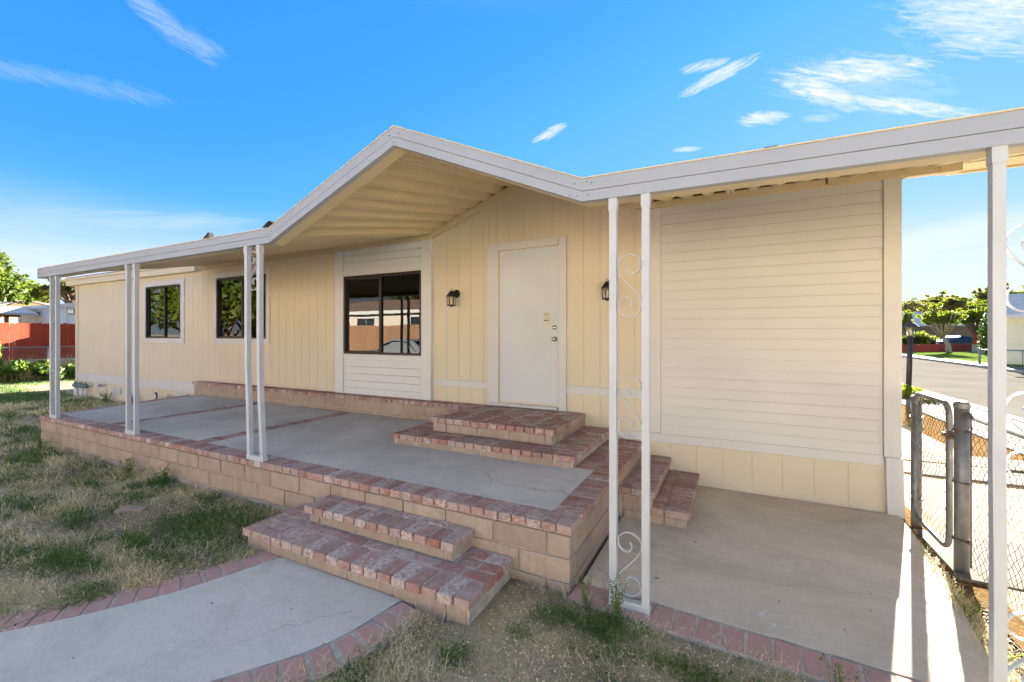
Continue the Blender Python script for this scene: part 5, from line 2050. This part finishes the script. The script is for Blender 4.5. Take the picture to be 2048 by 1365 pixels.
# ------------------------------------------------------------------ left background
def plank_fence(name, p0, p1, z0, z1, mat, label, bw=.14, gap=.006, rails=2, cap=True, jag=.02, thick=.02, cat='fence', post_every=0):
    p0, p1 = Vector((*p0, 0)), Vector((*p1, 0))
    L = (p1 - p0).length
    a = math.atan2(p1.y - p0.y, p1.x - p0.x)
    t = empty(name, (p0.x, p0.y, 0), label, cat, rz=a)
    n = int(L / bw)
    rr_ = random.Random(int(L * 100))
    me_cache = {}
    for i in range(n):
        h = z1 + rr_.uniform(-jag, jag)
        hk = round(h, 2)
        me = me_cache.get(hk)
        if me is None:
            m = MB(); w = bw - gap
            m.add([(0, 0, z0), (w, 0, z0), (w, 0, hk - .03), (w * .8, 0, hk), (w * .2, 0, hk), (0, 0, hk - .03), (0, thick, z0), (w, thick, z0), (w, thick, hk - .03), (w * .8, thick, hk), (w * .2, thick, hk), (0, thick, hk - .03)],
                  [(0, 1, 2, 3, 4, 5), (11, 10, 9, 8, 7, 6)] + [(k, k + 6, (k + 1) % 6 + 6, (k + 1) % 6) for k in range(6)])
            me = bpy.data.meshes.new('plank'); me.from_pydata(m.v, [], m.f); me.materials.append(MAT[mat]); me_cache[hk] = me
        o = bpy.data.objects.new('plank', me); COL.objects.link(o); o.parent = t
        o.location = (i * bw, rr_.uniform(-.004, .004), 0)
    for r in range(rails):
        zz = z0 + (z1 - z0) * (.18 + .64 * r / max(1, rails - 1))
        b = MB(); b.box(0, L, -.045, -.006, zz, zz + .085); q = b.build('rail', mat); q.parent = t; q.location = (0, 0, 0)
    if post_every:
        for i in range(int(L / post_every) + 1):
            b = MB(); b.box(-.045, .045, -.10, -.046, z0, z1 + .0); q = b.build('post', mat); q.parent = t; q.location = (i * post_every, 0, 0)
    return t


# boundary fence: two runs meeting at a lighter post
plank_fence('plank_fence', (-27.3, 8.95), (-27.3, 1.0), 0.55, 2.14, 'fence_red', 'tall red plank fence behind the chain link, left of the orange post', .165, rails=2, cat='fence')
plank_fence('plank_fence', (-26.95, 9.25), (-21.0, 9.25), 0.45, 2.10, 'fence_red', 'tall red plank fence right of the orange post, before the white long house', .165, rails=1)
pm = MB(); pm.box(-27.2, -27.02, 9.0, 9.2, 0, 2.05)
tag(pm.build('fence_post', 'orange_wood'), 'orange brown square post between the two red fence runs', 'post')
cf = empty('chain_link_fence', (-25.2, 6.5, 0), 'old chain link fence overgrown with dry weeds in front of the red fence', 'fence')
pipe('top_rail', [(-25.2, 0.5, 1.12), (-25.2, 16, 1.12)], .03, 'galvanised', cf, 8)
for yy in (0.6, 3.4, 7.35, 10.8, 14.2):
    pipe('fence_post', [(-25.2, yy, 0), (-25.2, yy, 1.14)], .038, 'galvanised', cf, 8)
chain_mesh('y', 3.0, 13.0, -25.2, .05, 1.1, .10, .007, 3).build('wire_mesh', 'galvanised', cf)


def house_far(name, label, cx, cy, rz, w, d, zw, zr, wall, roof, wins=(), doors=(), over=.4, ridge='x', trimmat='white_paint', cat='house', z0=0.0):
    """rectangular house, own axes: front at -y; w along x, d along y"""
    t = empty(name, (cx, cy, z0), label, cat, rz=rz)

    def put(mb, nm, mat, par=None):
        o = mb.build(nm, mat)
        o.parent = par or t
        return o
    m = MB()
    m.box(-w / 2, w / 2, -d / 2, d / 2, -.2, zw)
    if ridge == 'x':
        m.add([(-w / 2, -d / 2, zw), (-w / 2, d / 2, zw), (-w / 2, 0, zr - .05), (w / 2, -d / 2, zw), (w / 2, d / 2, zw), (w / 2, 0, zr - .05)], [(0, 2, 1), (3, 4, 5), (0, 3, 5, 2), (1, 2, 5, 4)])
    else:
        m.add([(-w / 2, -d / 2, zw), (w / 2, -d / 2, zw), (0, -d / 2, zr - .05), (-w / 2, d / 2, zw), (w / 2, d / 2, zw), (0, d / 2, zr - .05)], [(0, 1, 2), (3, 5, 4), (0, 2, 5, 3), (1, 4, 5, 2)])
    put(m, 'wall', wall)
    sl = (zr - zw) / ((d if ridge == 'x' else w) / 2)
    for s in (-1, 1):
        r = MB()
        if ridge == 'x':
            e = d / 2 + over
            ze = zw - sl * over
            A = [(-w / 2 - over, s * e, ze), (w / 2 + over, s * e, ze), (w / 2 + over, 0, zr), (-w / 2 - over, 0, zr)]
        else:
            e = w / 2 + over
            ze = zw - sl * over
            A = [(s * e, -d / 2 - over, ze), (s * e, d / 2 + over, ze), (0, d / 2 + over, zr), (0, -d / 2 - over, zr)]
        B = [(x, y, z + .10) for x, y, z in A]
        r.add(A + B, [(0, 3, 2, 1), (4, 5, 6, 7), (0, 1, 5, 4), (1, 2, 6, 5), (2, 3, 7, 6), (3, 0, 4, 7)])
        ro = put(r, 'roof', roof)
        f = MB()
        if ridge == 'x':
            f.box(-w / 2 - over, w / 2 + over, min(s * e, s * (e + .03)) , max(s * e, s * (e + .03)), ze - .08, ze + .12)
        else:
            f.box(min(s * e, s * (e + .03)), max(s * e, s * (e + .03)), -d / 2 - over, d / 2 + over, ze - .08, ze + .12)
        put(f, 'fascia', trimmat)
    for (face, u, z, ww, hh) in wins:
        fr = MB(); gl = MB()
        y = -d / 2
        if face == 'f':
            fr.box(u - ww / 2 - .07, u + ww / 2 + .07, y - .05, y + .02, z - .07, z + hh + .07)
            gl.box(u - ww / 2, u - .02, y - .07, y - .051, z, z + hh); gl.box(u + .02, u + ww / 2, y - .07, y - .051, z, z + hh)
        elif face == 'l':
            x = -w / 2
            fr.box(x - .05, x + .02, u - ww / 2 - .07, u + ww / 2 + .07, z - .07, z + hh + .07)
            gl.box(x - .07, x - .051, u - ww / 2, u - .02, z, z + hh); gl.box(x - .07, x - .051, u + .02, u + ww / 2, z, z + hh)
        wo = put(fr, 'window', trimmat)
        g = gl.build('pane', 'window_glass_far'); g.parent = wo
    for (face, u, ww, hh, mt) in doors:
        dm = MB(); y = -d / 2
        dm.box(u - ww / 2, u + ww / 2, y - .04, y + .01, 0, hh)
        put(dm, 'door', mt)
    return t


q = NT('window_glass_far', 0.05, 0.8)
q.color((0.03, 0.035, 0.04)); MAT['window_glass_far'] = q.m

white = house_far('white_long_house', 'long white house with small dark windows beyond the red fence', -33.0, 14.0, 0, 13, 7.6, 3.2, 3.5, 'stucco_white', 'roof_pale',
                  wins=[('f', -3.2, 2.74, .62, .2), ('f', 1.3, 2.74, .62, .2)], over=.1)
for i in range(6):
    b = MB(); b.box(-6 + i * 2.2, -5.9 + i * 2.2, -3.84, -3.801, 0, 3.15); o = b.build('batten', 'stucco_white'); o.parent = white
house_far('tiled_roof_house', 'house with a pale terracotta tiled roof far behind the red fence at the left', -64.5, 15.5, 0, 15, 9, 3.5, 4.6, 'stucco_cream', 'roof_tile', ridge='x', over=.5)
# pergola shelter
pg = empty('shelter', (-37.1, 6.4, 0), 'wooden garden shelter with a white corrugated roof behind the red fence', 'shelter')
for (x, y) in ((-36.1, 4.2), (-36.1, 8.9), (-39.1, 4.2), (-39.1, 8.9)):
    b = MB(); b.box(x - .08, x + .08, y - .08, y + .08, 0, 2.65); b.build('post', 'orange_wood', pg)
    s = 1 if y < 6 else -1
    b = MB(); b.tube([(x, y, 2.0), (x, y + s * .8, 2.6)], .06, 4); b.build('brace', 'orange_wood', pg)
b = MB(); b.box(-36.2, -36.02, 3.4, 9.4, 2.6, 2.78); b.box(-39.2, -39.02, 3.4, 9.4, 2.6, 2.78); b.build('beam', 'orange_wood', pg)
b = MB(); b.add([(-35.2, 3.0, 2.72), (-35.2, 9.9, 2.72), (-37.6, 9.9, 3.15), (-37.6, 3.0, 3.15), (-40.0, 3, 2.72), (-40.0, 9.9, 2.72), (-35.2, 3.0, 2.82), (-35.2, 9.9, 2.82), (-37.6, 9.9, 3.25), (-37.6, 3.0, 3.25), (-40.0, 3, 2.82), (-40.0, 9.9, 2.82)],
                  [(0, 1, 2, 3), (3, 2, 5, 4), (6, 9, 8, 7), (9, 10, 11, 8), (0, 6, 7, 1), (4, 5, 11, 10), (0, 3, 9, 6), (3, 4, 10, 9), (1, 7, 8, 2), (2, 8, 11, 5)])
b.build('roof', 'roof_pale', pg)

# trees and bushes at the left
tree('leafy_tree', -25.0, 4.9, 5.2, (3.25, 1.75, 2.1, 1.25), 7000, .19, 'leaf_mid', 'leafy green tree reaching in from the left edge of the picture', trunk=.14, seed=1, k=16)
tree('leafy_tree', -64.5, 17.6, 7, (5.4, 2.3, 2.6, 1.7), 6000, .34, 'leaf_bright', 'yellow green round tree behind the white house left of the first post', seed=2, k=14, trunk=.2)
tree('leafy_tree', -61.0, 19.6, 8, (6.2, 1.9, 2.0, 1.6), 3500, .32, 'leaf_olive', 'feathery olive tree behind the white house beside the house corner', seed=3, k=18, trunk=.2, sub=.28, shell=.3)
tree('russet_tree', -58, 20.5, 6, (4.9, 2.2, 2.4, 1.0), 4500, .30, 'leaf_russet', 'brownish tree top above the roof of the white house', seed=4, trunk=.2)
tree('leafy_tree', -72, 14.0, 9, (5.8, 4, 4.0, 2.4), 7000, .40, 'leaf_mid', 'broad green tree behind the tiled roof at the far left', seed=5, trunk=.25)
for i, (x, y, r, h, lab) in enumerate(((-22.6, 4.3, .9, .85, 'rounded leafy bush in sun at the left edge, before the chain link'), (-22.4, 5.9, .75, .7, 'leafy vine bush left of the first post'), (-21.6, 6.9, .8, .65, 'leafy vine bush behind the first post'), (-20.9, 7.9, .5, .8, 'small leafy bush between the first post and the house corner'))):
    bl = [(x + random.uniform(-.7, .7) * r, y + random.uniform(-.8, .8) * r, h * random.uniform(.25, .8), r * random.uniform(.2, .42), r * random.uniform(.2, .42), h * random.uniform(.2, .4)) for _ in range(11)]
    shrub('leafy_bush', x, y, bl, 1000, .16, 'weed_bright', lab, seed=i, group='bushes in front of the chain link fence')
shrub('climbing_vine', -22.4, 5.2, [(-22.4, 5.2, .6, .22, .22, .6), (-22.35, 5.25, 1.1, .16, .16, .4)], 420, .14, 'weed_bright', 'narrow vine climbing above the bushes at the left', seed=31)


def dry_weeds():
    rng = np.random.default_rng(77)
    n = 9000
    x = rng.uniform(-26.4, -22.2, n); y = rng.uniform(2, 13.5, n)
    k = rng.random(n) < np.clip((fbm(x * .8, y * .8, 5) - .25) * 2.2, 0, 1)
    x, y = x[k], y[k]; n = len(x)
    blades('dry_weeds', x, y, np.zeros(n) - .03, rng.uniform(.25, .95, n), rng.uniform(.012, .03, n), rng.uniform(.05, .6, n), 'grass_olive', 'tall dry weeds along the chain link fence at the left', np.clip(rng.normal(.7, .3, n), 0, 1), rng)


dry_weeds()

# ------------------------------------------------------------------ right background
lp = empty('street_lamp', (4.40, 16.1, 0), 'short black garden lamp post with a lantern top at the kerb', 'lamp post')
pm = MB(); pm.tube([(4.40, 16.1, -.05), (4.44, 16.1, 1.55)], [.065, .06], 10); pm.build('shaft', 'lamp_black', lp, True)
x, y, z = 4.445, 16.1, 1.55
b = MB(); b.lathe((x, y, z), [(0, 0), (.075, 0), (.085, .03), (.06, .05), (.06, .06), (0, .06)], 8); b.build('collar', 'lamp_black', lp)
g = MB(); g.lathe((x, y, z), [(.075, .06), (.13, .30)], 6); g.build('glass', 'lamp_glass', lp)
for k in range(6):
    a = 2 * PI * k / 6
    b = MB(); b.tube([(x + .077 * math.cos(a), y + .077 * math.sin(a), z + .06), (x + .132 * math.cos(a), y + .132 * math.sin(a), z + .30)], .009, 4); b.build('bar', 'lamp_black', lp)
b = MB(); b.lathe((x, y, z), [(.0, .30), (.20, .295), (.20, .31), (.10, .40), (.05, .43), (.03, .45), (.035, .48), (0, .50)], 8); b.build('hood', 'lamp_black', lp)
b = MB(); b.lathe((x, y, z), [(0, .07), (.035, .08), (.04, .2), (0, .27)], 8); b.build('bulb', 'pvc', lp, True)

shrub('grass_clump', 4.2, 15.6, [(4.15, 15.4, .1, .35, .9, .16), (4.2, 14.6, .06, .3, .8, .1)], 1500, .10, 'leaf_bright', 'sunlit green clump of grass round the foot of the lamp post', cat='grass clump', seed=40, flat=0)

house_far('brown_house', 'dark taupe house with a pale roof and a big tree before it, across the street', 23.1, 74.0, R(10), 11, 8.5, 2.75, 4.35, 'stucco_taupe', 'roof_pale',
          wins=[('f', -4.2, 1.0, 1.3, 1.2)], over=.6, trimmat='stucco_taupe')
plank_fence('plank_fence', (13.2, 51.6), (20.4, 57.5), -.05, .72, 'fence_darkred', 'low dark red plank fence along the lawn across the street', .15, rails=0, jag=.03)
plank_fence('plank_fence', (20.45, 57.5), (22.2, 58.3), -.05, 1.72, 'fence_darkred', 'taller dark red plank fence between the car and the cypress', .15, rails=1, jag=.0)
bk = MB(); bk.box(19.0, 21.3, 53.2, 53.5, 0, .75)
tag(bk.build('low_wall', 'curb_concrete'), 'low pale block wall under the taller red fence', 'wall')
tree('round_tree', 17.4, 53.4, 4.5, (2.95, 1.8, 1.8, 1.55), 5200, .18, 'leaf_bright', 'low spreading backlit tree with a leaning grey trunk on the lawn', trunk=.22, bark='bark_pale', seed=11, k=30, lean=(-.6, 0), sub=.26, shell=.15)
tree('thin_tree', 22.0, 79.5, 7, (5.3, 3.0, 2.6, 1.4), 2600, .26, 'leaf_olive', 'sparse tree with thin arching branches left of the brown house', trunk=.16, seed=12, k=26, sub=.22, shell=.3)
tree('round_tree', 30, 94, 8, (6.0, 4.0, 3, 2.0), 6000, .40, 'leaf_olive', 'greyish green round tree behind the roof of the brown house', trunk=.2, seed=13, k=26, sub=.28, shell=.3)
tree('round_tree', 22.9, 63.6, 5, (3.3, 1.8, 1.7, 1.9), 5000, .20, 'leaf_bright', 'bright yellow green tree between the brown house and the cypress', trunk=.2, seed=14, k=26, sub=.28, shell=.2)
tree('round_tree', 31.6, 83.4, 8, (6.4, 2.4, 2.4, 2.2), 5000, .34, 'leaf_olive', 'tall greyish tree behind the cypress', trunk=.25, seed=15, k=24, sub=.28, shell=.25)
tree('broad_tree', 29.8, 71, 7, (5.0, 3.8, 3.6, 2.3), 9000, .30, 'leaf_mid', 'broad dark green tree over the cream house at the right edge', trunk=.3, seed=16, k=30, sub=.28, shell=.3)
tree('broad_tree', 15.6, 60.2, 5, (2.4, 1.6, 1.6, 1.6), 5000, .22, 'leaf_bright', 'bright bushy tree at the house corner, left end of the far fence', trunk=.2, seed=17)
for i, (x, y, h, r) in enumerate(((27, 118, 6.2, 4.2), (36.5, 116, 7.4, 3.6), (44, 122, 6.6, 4.4), (52, 118, 7.8, 4.0))):
    tree('broad_tree', x, y, h + 2, (h, r, r, r * .62), 4000, .5, ('leaf_mid', 'leaf_olive')[i % 2], ('rounded green tree top far behind the thin branched tree', 'taller olive tree top far behind the brown house roof', 'green tree top far behind the brown house, left of the greyish tree', 'tall far tree top behind the cypress and the greyish tree')[i], trunk=.3, seed=180 + i, k=24, sub=.3, shell=.3)
rng = np.random.default_rng(5)
cyp = [(19.2, 50.2, .5 + i * .46, .95 * (1 - (i / 8.6) ** 2.4) + .10, .95 * (1 - (i / 8.6) ** 2.4) + .10, .45) for i in range(9)]
shrub('cypress', 19.2, 50.2, cyp, 8000, .14, 'leaf_dark', 'tall dense dark green cypress beside the nearest white post', cat='tree', seed=50, stems=3)
for i, (x, y, r, h, lab) in enumerate(((18.1, 61.4, 1.3, 1.7, 'yellow green hedge bush before the brown house, left of the tree trunk'), (16.6, 61.0, 1.0, 1.5, 'dark hedge bush behind the low red fence by the lamp'))):
    bl = [(x + random.uniform(-.5, .5) * r, y + random.uniform(-.4, .4), h * random.uniform(.4, .8), r * .6, r * .5, h * .4) for _ in range(6)]
    shrub('hedge_bush', x, y, bl, 2500, .17, 'leaf_bright' if i == 0 else 'leaf_mid', lab, seed=60 + i)
# cream house at the right edge, turned so that its side runs away along the line of sight
house_far('cream_house', 'cream house with white eaves at the right edge across the street', 20.15, 35.3, R(-23), 12, 8.0, 2.72, 4.0, 'stucco_cream', 'roof_pale', over=.35, wins=[])
bw = empty('blue_wall', (15.5, 38.2, 0), 'pale blue wall with a white framed window beside the cream house', 'wall', rz=R(-23))
blu = MB(); blu.box(-.45, .6, 0, .2, 0, 2.6); o = blu.build('wall', 'blue_paint'); o.parent = bw
wf = MB(); wf.box(.08, .30, -.03, -.002, .9, 2.2); o = wf.build('window_frame', 'white_paint'); o.parent = bw
rf = empty('rail_fence', (12.2, 33.5, 0), 'low metal pipe fence with a pale post on the lawn across the street', 'fence')
pipe('post', [(12.2, 33.5, 0), (12.2, 33.5, .88)], .055, 'galvanised', rf, 8)
pipe('rail', [(12.2, 33.5, .78), (14.6, 32.3, .78)], .03, 'galvanised', rf, 8)
for i in range(3):
    pipe('picket', [(12.9 + i * .7, 33.15 - .35 * i, 0), (12.9 + i * .7, 33.15 - .35 * i, .78)], .018, 'galvanised', rf, 6)


def car(name, x, y, rz, body, label):
    """saloon: lofted body with glasshouse, wheels, lamps"""
    t = empty(name, (x, y, 0), label, 'car', rz=rz)
    L, H, Wd = 4.6, 1.45, 1.8
    # side outline at half width stations: lower body and cabin
    prof = [(-2.3, .42), (-2.28, .78), (-2.05, .90), (-1.45, .95), (-.95, 1.28), (-.45, 1.43), (.25, 1.45), (.75, 1.36), (1.35, 1.02), (2.0, .96), (2.26, .82), (2.3, .45)]
    sect = [(-.9, .90), (-.87, .97), (-.80, 1.0), (.80, 1.0), (.87, .97), (.9, .90)]
    vs, fs = [], []
    N = len(prof)
    for (yy, k) in ((-.90, .0), (-.84, .55), (-.68, 1.0), (.68, 1.0), (.84, .55), (.90, .0)):
        for (px_, pz) in prof:
            belt = .80
            z = pz if pz <= belt else belt + (pz - belt) * (0.25 * k if False else k)
            inset = 0
            vs.append((px_ * (1 - .01 * (1 - k)), yy, z))
    for j in range(5):
        for i in range(N - 1):
            fs.append((j * N + i, j * N + i + 1, (j + 1) * N + i + 1, (j + 1) * N + i))
    lo = len(vs)
    fs.append(tuple(range(N))[::-1]); fs.append(tuple(5 * N + i for i in range(N)))
    for j in range(5):
        fs.append((j * N, (j + 1) * N, (j + 1) * N + N - 1, j * N + N - 1))
    mb = MB(); mb.add(vs, fs)
    o = mb.build('body', body); o.parent = t
    o.data.polygons.foreach_set('use_smooth', [False] * len(o.data.polygons))
    for s in (-1, 1):
        g = MB()
        g.add([(-1.30, s * .868, .90), (-.9, s * .775, 1.22), (-.42, s * .735, 1.36), (.25, s * .73, 1.38), (.70, s * .75, 1.30), (1.22, s * .868, .92)], [(0, 1, 2, 3, 4, 5)])
        w = g.build('side_window', 'car_glass'); w.parent = t
        for wx in (-1.42, 1.40):
            wm = MB()
            Mw = Matrix.Translation((wx, s * .82, .32)) @ Matrix.Rotation(R(90), 4, 'X')
            q = MB(); q.lathe((0, 0, 0), [(0, -.1), (.30, -.1), (.325, -.07), (.325, .07), (.30, .1), (0, .1)], 18)
            q.v = [tuple(Mw @ Vector(p)) for p in q.v]
            wo = q.build('wheel', 'rubber'); wo.parent = t
            q = MB(); q.lathe((0, 0, 0), [(0, -.108), (.19, -.106), (.2, 0), (.19, .106), (0, .108)], 14)
            q.v = [tuple(Mw @ Vector(p)) for p in q.v]
            ri = q.build('rim', 'steel'); ri.parent = wo
        for hx, nm in ((2.26, 'headlight'), (-2.28, 'tail_light')):
            h = MB(); h.box(hx - .04, hx + .03, s * .45 - .2 + s * .12, s * .45 + .2 + s * .12, .66, .78)
            ho = h.build(nm, 'pvc' if hx > 0 else 'car_red'); ho.parent = t
    for (a, b, nm) in (((.80, 1.345), (1.30, 1.045), 'windscreen'), ((-.98, 1.275), (-1.40, .985), 'rear_window')):
        g = MB(); e = .012
        g.add([(a[0], -.60, a[1] + e), (a[0], .60, a[1] + e), (b[0], .66, b[1] + e), (b[0], -.66, b[1] + e)], [(0, 1, 2, 3)])
        go = g.build(nm, 'car_glass'); go.parent = t
    return t


car('parked_car', 20.6, 61.2, R(200), 'car_blue', 'dark blue car parked behind the low red fence')
car('parked_car', 18.3, 64.6, R(195), 'car_red', 'red car half hidden behind the tree trunk')

# ------------------------------------------------------------------ the side of the street behind the camera (seen in the window glass)
car('parked_car', -12.8, -5.0, R(8), 'car_silver', 'silver saloon parked on the drive, mirrored in the big window')
car('parked_car', -5.2, -5.6, R(4), 'car_blue', 'dark blue car on the drive behind the viewer')
plank_fence('plank_fence', (-24.0, -8.2), (-13.4, -8.2), 0.1, 2.15, 'fence_orange', 'orange plank fence in front of the pink house, mirrored in the big window', .15, rails=2, post_every=2.4)
plank_fence('plank_fence', (-13.2, -8.6), (-2.0, -8.6), 0.1, 1.95, 'fence_orange', 'orange plank fence before the brown gabled house', .15, rails=2, post_every=2.4)
house_far('pink_house', 'pink house with a brown roof and white eaves, mirrored in the big window', -20.0, -15.0, R(180), 13, 8, 3.1, 4.1, 'stucco_pink', 'roof_brown', wins=[('f', 1.6, 1.6, 1.5, 1.1), ('f', -2.8, 1.5, 1.4, 1.2)], over=.35,
          doors=[('f', 4.2, 2.2, 2.4, 'stucco_brown')])
house_far('gabled_house', 'house with a gable and brown siding across the drive', -7.0, -15.5, R(180), 11, 9, 3.1, 4.9, 'stucco_pink', 'roof_brown', ridge='y', wins=[('f', 1.6, 1.0, 1.5, 1.2), ('f', -2.5, 1.0, 1.6, 1.2)])
house_far('tan_house', 'low cream house further along the drive behind the viewer', 8.5, -16.0, R(180), 13, 9, 3.0, 4.4, 'stucco_cream', 'roof_brown', wins=[('f', 3, 1.0, 1.8, 1.2), ('f', -2.5, 1.0, 1.8, 1.2)])
for i, (x, y, h, c, mt, lab) in enumerate(((-25, -22, 9, (5.8, 4.6, 3.5, 3.2), 'leaf_mid', 'tall green tree behind the pink house'), (-17.5, -23, 8, (5.4, 4.4, 3.5, 2.8), 'leaf_mid', 'wide green tree behind the middle of the pink house'),
                                           (-10, -24, 8, (5.6, 4.6, 3.5, 3.0), 'leaf_olive', 'olive tree behind the two houses'), (-2, -24, 8, (5.6, 4.6, 3.5, 3.0), 'leaf_mid', 'green tree behind the gabled house'),
                                           (-24.5, -3.2, 7, (3.3, 3.6, 3.4, 3.1), 'leaf_bright', 'tree mirrored in the two small windows'), (-29.5, -8.5, 8, (4.4, 4.0, 4.0, 3.8), 'leaf_bright', 'bright tree beside the pink house'),
                                           (-31, 1.0, 8, (4.6, 3.4, 3.8, 3.4), 'leaf_mid', 'large green tree past the left end of the yard'))):
    tree('yard_tree', x, y, h, c, 7000, .30, mt, lab, trunk=.22, seed=70 + i)
